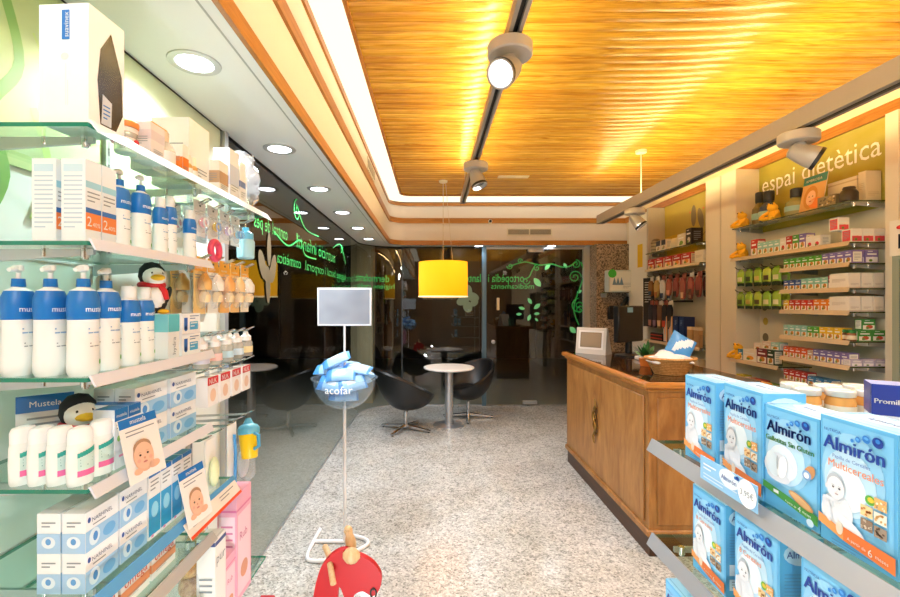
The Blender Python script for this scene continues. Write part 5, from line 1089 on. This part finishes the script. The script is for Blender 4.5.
tl='second right shelf'
y=run(3.77,RZ[1],[('c8332e','red-edged white',1,.07,.135,dict(art='f6f2ee')),('9ac8c0','pale teal',4,.056,.1,{}),('e8e4da','white and red',1,.056,.105,dict(pic='c0392b')),('b8332c','dark red',1,.056,.11,{}),('4a9a3c','leaf green',1,.056,.11,{}),('7a68a8','violet',1,.056,.11,{}),('f0ebe2','cream with red spot',2,.058,.08,dict(pic='d0404a'))],tl)
y3=y
W_=Proto('square_carton','carton',tea('f2eee6',.07,.085,.07,art='d84a54',pic='d84a54'))
for i in range(3): W_.put(f'white carton with red square, {ORD[i]} from left at near end of second right shelf',(2.71+i*.073,2.905,RZ[1]+.0005),0,'red square cartons')
W_.put('white carton with a red square stacked on top of the second right shelf row',(2.70,2.985,RZ[1]+.0865),0,'red square cartons')
tl='third right shelf'
run(3.42,RZ[2],[('5aa838','green',6,.052,.075,{}),('7f70b0','purple',4,.052,.08,{})],tl)
V_=Proto('square_carton','carton',tea('7f70b0',.085,.085,.05,art='ece8f0',pic='ece8f0'))
for i in range(2): V_.put(f'purple-edged white carton, {("left","right")[i]} of two at the near end of third right shelf',(2.72+i*.09,2.9,RZ[2]+.0005),0,'purple-edged cartons')
tl='fourth right shelf'
run(3.42,RZ[3],[('3a5a9c','navy blue',3,.05,.075,{}),('8ac4b4','pale green-blue',4,.052,.08,{}),('a8323c','maroon-edged',1,.04,.09,{})],tl)
def bookbox(label,loc,w,h,d=.16): one('supplement_box','carton',label,simple(mat('efe6da',.45),w,d,h,bands=[(.02,.06,mat('c8a8a0',.5))],tcol=mat('b8a8a0',.5)),(),loc,0,'cream supplement boxes')
for s,z in (('fourth',RZ[3]),('fifth',RZ[4])):
    for i,(x,w) in enumerate(((2.70,.075),(2.78,.07),(2.855,.065))): bookbox(f'cream box, {ORD[i]} from left at the near end of {s} right shelf',(x,2.945,z+.0005),w,.098,.14)
tl='fifth right shelf'
run(3.42,RZ[4],[('e6b82a','yellow',1,.048,.075,{}),('c8362a','red',4,.05,.077,{}),('e8842a','orange',3,.052,.08,{}),('8ac4b4','light teal',1,.03,.075,{})],tl)
tl='sixth right shelf'
run(3.42,RZ[5],[('8cc0b8','grey-teal',4,.05,.08,{}),('4f9e3c','grass green',2,.046,.078,{}),('e8bc2e','golden yellow',3,.052,.08,{})],tl)
gj_=MB(); gj_.lathe([(.024,0),(.026,.004),(.026,.045),(.022,.052)],mat('7a4a2a',.3),18); gj_.lathe([(.0262,.01),(.0262,.036)],mat('e8d8b8',.5),18,cap=False); gl_=MB(); gl_.lathe([(.025,.052),(.026,.054),(.026,.07),(.024,.072)],mat('2f7a38',.4),18)
GJ=Proto('honey_jar','jar',gj_,[('lid',gl_)])
for i in range(2): GJ.put(f'small brown jar with a green lid, {("left","right")[i]} of two on the sixth right shelf',(2.70+i*.0,2.955-i*.056,RZ[5]+.0005),0,'green-lidded jars')
HB=Proto('picture_carton','carton',tea('3f8a3a',.085,.07,.05,art='f4efe6',pic='c8503a'))
for i in range(2): HB.put(f'green picture carton facing the camera, {("left","right")[i]} of two at near end of sixth right shelf',(2.765+i*.09,2.9,RZ[5]+.0005),0,'green picture cartons')
HB.put('green picture carton stacked crosswise on the two at near end of sixth right shelf',(2.79,2.9,RZ[5]+.0715),0,'green picture cartons')
tl='seventh right shelf'
run(3.42,RZ[6],[('d8582a','red-orange',4,.05,.078,{}),('c8a890','beige',1,.045,.07,{}),('7468a4','dull purple',5,.05,.082,{})],tl)
LB=Proto('low_carton','carton',tea('b8b0cc',.07,.045,.06,art='ece6ea',pic='ece6ea'))
for i in range(3): LB.put(f'low lilac carton, {ORD[i]} from the left at near end of seventh right shelf',(2.705+i*.075,2.895,RZ[6]+.0005),0,'low lilac cartons')
tl='eighth right shelf'
run(3.42,RZ[7],[('b8302c','crimson',4,.05,.08,{}),('3a78a8','steel blue',3,.06,.06,{}),('d8cfc0','pale grey',2,.07,.05,{})],tl)
tl='low left shelf of the near right bay'
y=run(3.93,1.09,[('2f86a8','teal blue',1,.06,.09,{}),('ece4d6','white with orange flowers',1,.16,.1,dict(pic='f0a030')),('7a2f3c','maroon and white',1,.11,.12,{}),('23402f','dark green',1,.07,.12,{})],tl)
for i,(yy,w,c,n) in enumerate(((3.70,.08,'e8dccc','cream'),(3.60,.09,'e2c8bc','pinkish'),(3.51,.085,'9ccac4','teal-lidded'))): teap(c,w,.06).put(f'{n} carton stacked on top of the row on the low left shelf',(SX+.05,yy,1.09+(.1015 if i==0 else .122)),-PI/2,'upper cartons on the low left shelf')
tl='bottom left shelf near counter'
run(3.95,.84,[('c8b83a','mustard yellow',1,.09,.12,{}),('5a9cb0','dusty blue',1,.05,.1,{}),('b84a4a','brick red',2,.075,.11,{}),('7a9a4a','olive green',1,.1,.1,{})],tl)
# top shelf: flasks, yellow plush frogs, magazine card, cream boxes
def flask(c):
    b=MB(); b.lathe([(.045,0),(.058,.01),(.062,.05),(.055,.085),(.03,.105),(.024,.115)],mat(c,.25),22); q=MB(); q.lathe([(.032,.113),(.034,.12),(.034,.16),(.03,.165)],mat('1c2024',.4),18); q2=MB(); q2.lathe([(.0625,.03),(.0625,.06)],mat('8ab0a8',.4),22,cap=False); return b,[('stopper',q),('label_print',q2)]
for i,(yy,c,lb) in enumerate(((3.845,'6a5a2a','amber-brown flask with a dark stopper, leftmost on the top right shelf'),(3.70,'2f3a52','dark blue flask with a black stopper on the top right shelf'),(3.42,'8a8a5c','olive glass flask with a black stopper beside the magazine card'))):
    one('flask','bottle',lb,*flask(c),loc=(2.80 if i==0 else 2.77,yy,RZ[0]),group='flasks on the top right shelf').scale=((.95,.95,1.75),(1.15,1.15,1.6),(1.2,1.2,1.3))[i]
def frog(label,loc,rz,sc=1):
    m=mat('f4bb2a',.85); b=MB(); b.lathe([(1e-5,0),(.04,.005),(.048,.03),(.04,.065),(.025,.08),(1e-5,.085)],m,16,sy=.8); h=MB(); h.ell((0,-.015,.1),(.04,.035,.03),m,16,10); ex=[]
    for s in (-1,1):
        q=MB(); q.ell((s*.022,-.03,.125),(.012,.012,.012),m,10,6); q.ell((s*.022,-.041,.127),(.006,.003,.006),M_black,8,5); ex.append(('eye',q))
        q=MB(); q.tube([(s*.035,-.01,.07),(s*.06,-.04,.045),(s*.055,-.07,.02)],[.014,.012,.014],m,8); ex.append(('arm',q))
        q=MB(); q.tube([(s*.03,-.02,.02),(s*.05,-.045,.015),(s*.05,-.062,.014)],[.018,.015,.014],m,8); q.ell((s*.05,-.07,.014),(.02,.014,.01),m,8,5); ex.append(('leg',q))
    one('plush_frog','plush toy',label,b,[('head',h)]+ex,loc,rz,'yellow plush toys',)
frog('orange-yellow plush toy slumped at the left end of the top right shelf',(2.71,3.91,RZ[0]),-PI/2)
frog('orange-yellow plush toy leaning on the dark blue flask, top right shelf',(2.715,3.57,RZ[0]),-PI/2+.2)
frog('orange-yellow plush toy sitting left on the second right shelf',(2.71,3.92,RZ[1]),-PI/2)
frog('orange-yellow plush toy beside the orange-flowered carton on low left shelf',(2.71,3.96,.84+.25),-PI/2)
mb=MB(); mb.box(-.11,.11,-.05,.05,0,.012,mat('e8a81e',.5)); mb.prism([(0,.012),(.004,.012),(.05,.27),(.046,.27)],(-.1,-.03,0),(0,1,0),(0,0,1),(1,0,0),.2,mat('f0e4cc',.5)); fr=Fr((-.1,-.0305,.012),(1,0,0),V((0,.046,.258)).normalized(),.0008)
mb.rect(fr,0,.2,.2,.262,mat('2f8f8c',.5)); mb.text('AMBROSIA',fr,.02,.218,M_white,w=.14,k=2); mb.rect(fr,0,0,.2,.2,mat('d8a868',.5)); mb.oval(fr,.085,.1,.06,.085,mat('c8873a',.5),2,20); mb.oval(fr,.09,.095,.04,.055,mat('ecc09c',.5),3,20); mb.oval(fr,.14,.05,.06,.04,mat('e8803a',.5),3,16)
for s in (-1,1): mb.oval(fr,.09+.015*s,.105,.006,.004,mat('3a2a24',.5),4,8)
mb.oval(fr,.09,.07,.012,.005,mat('b84a44',.5),4,8); one('display_card','display card','teal-headed display card with a blond woman photo on the top right shelf',mb,(),(2.76,3.25,RZ[0]),-PI/2)
pk=Proto('gift_box','carton',simple(mat('e6d8ba',.5),.22,.05,.19,bands=[(.85,.9,mat('cdb88e',.5))],tcol=mat('b8a47c',.5)))
pk.put('cream gift box, left of two standing near the right end of the top right shelf',(2.84,3.09,RZ[0]),-PI/2); 
Proto('gift_box','carton',simple(mat('e2d2b0',.5),.10,.05,.20,tcol=mat('c8b48c',.5))).put('taller cream gift box at the right end of the top right shelf',(2.85,2.93,RZ[0]),-.0)
mb=MB(); mb.box(-.07,.07,-.03,.03,0,.075,mat('8a7a54',.5)); fr=frames(.14,.06,.075)['front']; r=random.Random(2)
for k in range(22): mb.oval(fr,.008+r.random()*.124,.008+r.random()*.055,.008,.006,mat(r.choice(('e8e0c8','3a3022','b89a5a','5a4a30')),.5),1,7)
one('patterned_pouch','pouch','speckled brown pouch in front of the cream gift box, top right shelf',mb,(),(2.72,3.07,RZ[0]),-PI/2)
q=MB(); q.lathe([(.04,0),(.048,.008),(.048,.06),(.04,.075),(.03,.085)],mat('2a211a',.35),18); q2=MB(); q2.lathe([(.032,.083),(.034,.09),(.03,.1)],mat('3a2e22',.4),16); one('dark_jar','jar','dark brown jar at the near front of the top right shelf',q,[('lid',q2)],(2.715,2.93,RZ[0]))
# hooks with green bags
def rhooks(label,z,y0,y1,n):
    mb=MB(); mb.box(XR-.02,XR-.007,y0,y1,z-.01,z+.01,M_dark); hs=[]
    for k in range(n):
        y=y1-.06-(y1-y0-.12)*k/(n-1); q=MB(); q.tube([(XR-.02,y,z),(2.66,y,z+.012),(2.64,y,z+.03)],.004,mat('5a5248',.35,.8),6); hs.append(('hook',q))
    one('hook_rail','hook rail',label,mb,hs); return [y1-.06-(y1-y0-.12)*k/(n-1) for k in range(n)]
ya=rhooks('dark hook rail in the near right bay, upper, holding green snack bags',1.86,3.45,3.98,5)
yb=rhooks('dark hook rail in the near right bay, lower, holding green snack bags',1.665,3.45,3.98,5)
def gbag(c,c2):
    mb=pillow(.085,.13,.03,mat(c,.35),3,printf=lambda u,v:(mat(c2,.4) if .25<v<.6 and .15<u<.85 else (mat('2c3a18',.4) if v<.12 else None))); 
    for i,vv in enumerate(mb.v): mb.v[i]=V((vv.x,-vv.z,vv.y-.07))
    q=MB(); q.box(-.025,.025,-.001,.001,-.012,.012,mat(c,.4)); return mb,[('hang_tab',q)]
gcs=[('9ab82e','e6dcb8'),('7aa028','3c4420'),('8fb52c','c8b060'),('a8bc3a','4a3a24'),('88b030','d8d0a8')]
for r_,(ys_,z) in enumerate(((ya,1.86),(yb,1.665))):
    for k,y in enumerate(ys_):
        P_=Proto('snack_bag','bag',*gbag(*gcs[(k+r_)%5]))
        P_.put(f'green snack bag on the {("upper","lower")[r_]} hooks of the near right bay, {ORD[k]} from the left',(2.69,y,z+.0),-PI/2,'green snack bags'); P_.put(f'green snack bag behind the front bag on the {("upper","lower")[r_]} hooks, {ORD[k]} from the left',(2.76,y,z-.003),-PI/2,'green snack bags')
mb=MB(); fr=Fr((XR-.0065,3.98,0),(0,-1,0),(0,0,1),.0006)
for a,b,r,c in ((.04,1.55,.035,'5a5040'),(.05,1.42,.03,'b8a040'),(.05,1.28,.035,'6a6454'),(.06,1.75,.02,'c86a3a')): mb.oval(fr,a,b,r,r*1.1,mat(c,.5))
one('dot_decal','decal','column of coloured dots printed on the wall behind the green bags',mb)
# far bay shelves and goods
rshelf('topmost glass shelf of the far right bay with small black boxes',4.46,5.6,2.19,False)
rshelf('second shelf of the far right bay, with the row of red boxes',4.46,5.6,1.985)
rshelf('third shelf of the far right bay with navy boxes behind the basket',4.46,5.6,1.13)
q=MB(); q.lathe([(.055,0),(.06,.01),(.06,.13),(.052,.14)],mat('9a8a6c',.5),20); 
for z in (.03,.07,.11): q.lathe([(.0605,z),(.0605,z+.015)],mat('6e604a',.5),20,cap=False)
q2=MB(); q2.lathe([(.05,.14),(.052,.15),(.03,.17),(.012,.175)],mat('7a6a50',.5),18); one('ceramic_canister','canister','brown ribbed canister at the left end of the far bay top shelf',q,[('lid',q2)],(2.74,5.5,2.19))
FB_=Proto('photo_carton','carton',tea('e0d2b8',.1,.115,.08,art='e8dcc4',pic='4a4238'))
def fbk(w,h,c,topc): 
    mb=tea(c,w,h,.08,art='e6d8bc',pic='b89a6a'); fr=frames(w,.08,h); mb.rect(fr['front'],w*.04,h*.5,w*.96,h*.98,mat(topc,.4),4); mb.rect(fr['left'],.004,h*.5,.076,h*.98,mat(topc,.4),4); return mb
for i,y in enumerate((5.33,5.21)): one('photo_carton','carton',f'cream carton with a black upper half, {("left","right")[i]} of two on the far bay top shelf',fbk(.1,.125,'e0d2b8','22242a'),(),(2.72,y,2.19),-PI/2,'black-topped cartons')
one('cream_bag','bag','slumped cream paper bag in the middle of the far bay top shelf',pillow(.13,.12,.06,mat('dccba6',.6),12),(),(2.73,5.06,2.255),rot=(1.45,0,-PI/2))
one('photo_carton','carton','cream carton with a green circle on the far bay top shelf',tea('e2d6bc',.14,.14,.06,art='e8dfc8',pic='6f9a3a'),(),(2.73,4.88,2.19),-PI/2)
one('photo_carton','carton','tall black carton at the right end of the far bay top shelf',tea('1e1b18',.1,.17,.12,art='2c2722',pic='d8d0c0'),(),(2.74,4.70,2.19),-PI/2)
FR=teap('b8241e',.155,.125,d=.09,art='f0d8b8',pic='e8903a')
for i,y in enumerate((5.5,5.3,5.1,4.92,4.74)): FR.put(f'red cream-panelled carton, {ORD[i]} from the left, far bay second shelf',(SX+.06,y,1.9855),-PI/2,'red cartons in the far bay')
for i,(x,c,lb) in enumerate(((2.715,'e2d8c4','cream upright file box, left of the dark book'),(2.785,'16302c','dark green book between two cream file boxes'),(2.85,'ddd0b4','cream upright file box, right of the dark book'))): one('file_box','box',lb+' in the far bay',simple(mat(c,.5),.06,.14,.125,tcol=mat('a89c84',.5) if i!=1 else mat('3a5a54',.5)),(),(x,4.53,1.9855),0,'upright boxes in the far bay')
# hanging supports and brushes
y1=rhooks('dark hook rail in the far bay right under the red carton shelf',1.89,4.47,5.58,8)
y2=rhooks('dark hook rail in the far bay, lower, with dark belts',1.60,5.02,5.58,5)
def support(c1,c2,L,w=.09):
    mb=MB(); mb.box(-w*.35,w*.35,-.003,.003,-.06,.012,mat('e8e0d4',.5) if R.random()<.3 else mat('8a4a3c',.5)); q=MB(); q.prism(smooth([(-.2*w,-.04),(-.45*w,-.09),(-.42*w,-.16),(-.25*w,-L),(.25*w,-L),(.42*w,-.16),(.45*w,-.09),(.2*w,-.04)],3),(0,-.004,0),(1,0,0),(0,0,1),(0,-1,0),.022,mat(c1,.6)); q2=MB(); q2.prism([(-.3*w,-L*.75),(-.25*w,-L*.98),(.25*w,-L*.98),(.3*w,-L*.75)],(0,-.027,0),(1,0,0),(0,0,1),(0,-1,0),.006,mat(c2,.6)); return mb,[('support',q),('label_print',q2)]
cs=[('8a5a2a','2c4a66'),('b89a5a','8a5a34'),('e0dcd8','2a3a5a'),('a8604e','d89a80'),('8e4a42','1a1614'),('a05a50','d8b090'),('964e46','4a3228'),('7a3e38','3a2a24')]
ds=('tan brush','straw brush','white and navy support','pink-brown elastic support','maroon elastic support','rosy elastic support','brick elastic support','dark red elastic support')
for k,y in enumerate(y1):
    P_=Proto('hanging_support','support',*support(*cs[k],.22+.02*(k%3),.1)); P_.put(f'{ds[k]} hanging on the upper hooks of the far right bay',(2.70,y,1.89),-PI/2,'hanging supports'); 
    P_.put(f'{ds[k]} behind the front one, upper hooks, far right bay',(2.78,y,1.888),-PI/2,'hanging supports')
ck=[('2a2a34','b07a6a'),('3a2a30','8a6a7a'),('6a4a34','d8b48a'),('18161a','c84a2a'),('15151a','5a5048'),('131316','33302c'),('1c1a1c','84766a'),('17161a','2f2c2a')]
dk=('charcoal','plum-dark','brown and tan','black with red tag','jet black','soft black','black with grey tag','matt black')
for k,y in enumerate(y2):
    P_=Proto('hanging_belt','support',*support(*ck[k],.30,.11)); P_.put(f'{dk[k]} body belt hanging on the lower hooks of the far right bay',(2.70,y,1.60),-PI/2,'hanging belts')
# black poster with text and red belt, navy boxes, brown packs
mb=MB(); mb.box(-.07,.07,-.004,.004,0,.6,mat('121316',.5)); fr=Fr((-.07,-.004,0),(1,0,0),(0,0,1),.0008); mb.lines(fr,.02,.1,.54,9,.03,mat('b8b8b8',.5),1,.3); one('black_poster','poster','narrow black poster with grey text lines at the left edge of the far bay',mb,(),(2.69,5.585,1.29),-PI/2+.6)
mb=MB(); mb.box(-.14,.14,-.02,.02,0,.09,mat('17130f',.5)); fr=Fr((-.14,-.02,0),(1,0,0),(0,0,1),.0008); mb.rect(fr,0,.02,.28,.032,mat('d8482a',.5)); mb.rect(fr,0,.06,.28,.07,mat('d8482a',.5)); one('belt_box','box','black box with two red-orange stripes at the left on the far bay third shelf',mb,(),(SX+.04,5.38,1.131),-PI/2)
NV=Proto('brace_carton','carton',fbk(.085,.23,'e4dcd0','e4dcd0'))
def navy(front):
    w,h,d=.09,.3,.12; mb=MB(); mb.box(-w/2,w/2,-d/2,d/2,0,h,mat('1c2f62',.45)); fr=frames(w,d,h); F_=fr['front']
    if front: mb.rect(F_,.004,.01,w*.75,h*.97,mat('cfc8c0',.5)); mb.oval(F_,w*.36,h*.5,w*.16,h*.22,mat('d8a888',.5),2); mb.oval(F_,w*.36,h*.8,w*.1,h*.07,mat('5a4030',.5),2); mb.rect(F_,w*.75,.0,w,h,mat('e8a03a',.5),1)
    else: mb.lines(F_,w*.3,w*.7,h*.85,4,h*.05,mat('8fa0c8',.5),1,.3)
    mb.lines(fr['left'],d*.2,d*.8,h*.85,4,h*.05,mat('8fa0c8',.5),1,.3); return mb
N1=Proto('brace_carton','carton',navy(True)); N2=Proto('brace_carton','carton',navy(False))
for i,(y,p_) in enumerate(((5.16,N1),(5.05,N1),(4.94,N2),(4.83,N2))): p_.put(f'navy brace carton {"with a figure photo" if i<2 else "with plain front"}, {("left","right")[i%2]} of its pair, far bay third shelf',(SX+.075,y,1.131),-PI/2,'navy brace cartons')
for i,y in enumerate((4.70,4.58)): one('insole_pack','pack',f'brown insole pack, {("left","right")[i]} of two on the far bay third shelf',simple(mat('b08a5c',.6),.09,.04,.2,bands=[(.85,1,mat('d8c4a0',.5))],tcol=mat('7a5c38',.5)),(),(SX+.05,y,1.131),-PI/2,'brown insole packs')
rshelf('lowest visible shelf of the far right bay behind the wicker basket',4.46,5.6,.86)
for i,(y,c,n) in enumerate(((5.4,'8a7a66','taupe'),(5.2,'4a4038','dark brown'),(5.0,'b8a88c','beige'),(4.8,'6a5a4a','umber'),(4.6,'c8b898','sand'))): one('support_carton','carton',f'{n} support carton on the lowest visible shelf of the far right bay',simple(mat(c,.5),.15,.1,.14,tcol=mat('d8d0c0',.5)),(),(SX+.07,y,0.8605),-PI/2)
# glazed cabinet at the right edge with its P sign
mb=MB(); mb.box(2.76,XR,1.2,2.70,0,.85,mat('d8d4c8',.5)); mb.box(2.76,XR,2.66,2.70,.85,2.06,mat('8f9a8c',.4)); mb.box(2.76,XR,1.2,1.24,.85,2.06,mat('8f9a8c',.4)); mb.box(2.90,XR-.001,1.24,2.66,.85,1.86,mat('7a4a26',.5)); mb.box(2.76,XR,1.24,2.66,1.84,1.88,mat('8f9a8c',.4))
q=MB(); q.box(2.745,2.76,1.2,2.70,1.86,2.07,mat('ece8e0',.4)); fr=Fr((2.745,2.70,1.86),(0,-1,0),(0,0,1),.001); q.text('P',fr,.055,.04,mat('1a2a5a',.4),h=.09,k=2,bold=.003); q.oval(fr,.06,.165,.02,.012,M_red,1)
q2=MB(); q2.poly([(2.765,2.66,.86),(2.765,1.24,.86),(2.765,1.24,1.84),(2.765,2.66,1.84)],M_sglass)
one('glazed_cabinet','cabinet','grey-framed glazed wall cabinet with a white P sign at the right edge',mb,[('sign_panel',q),('glass_front',q2)])
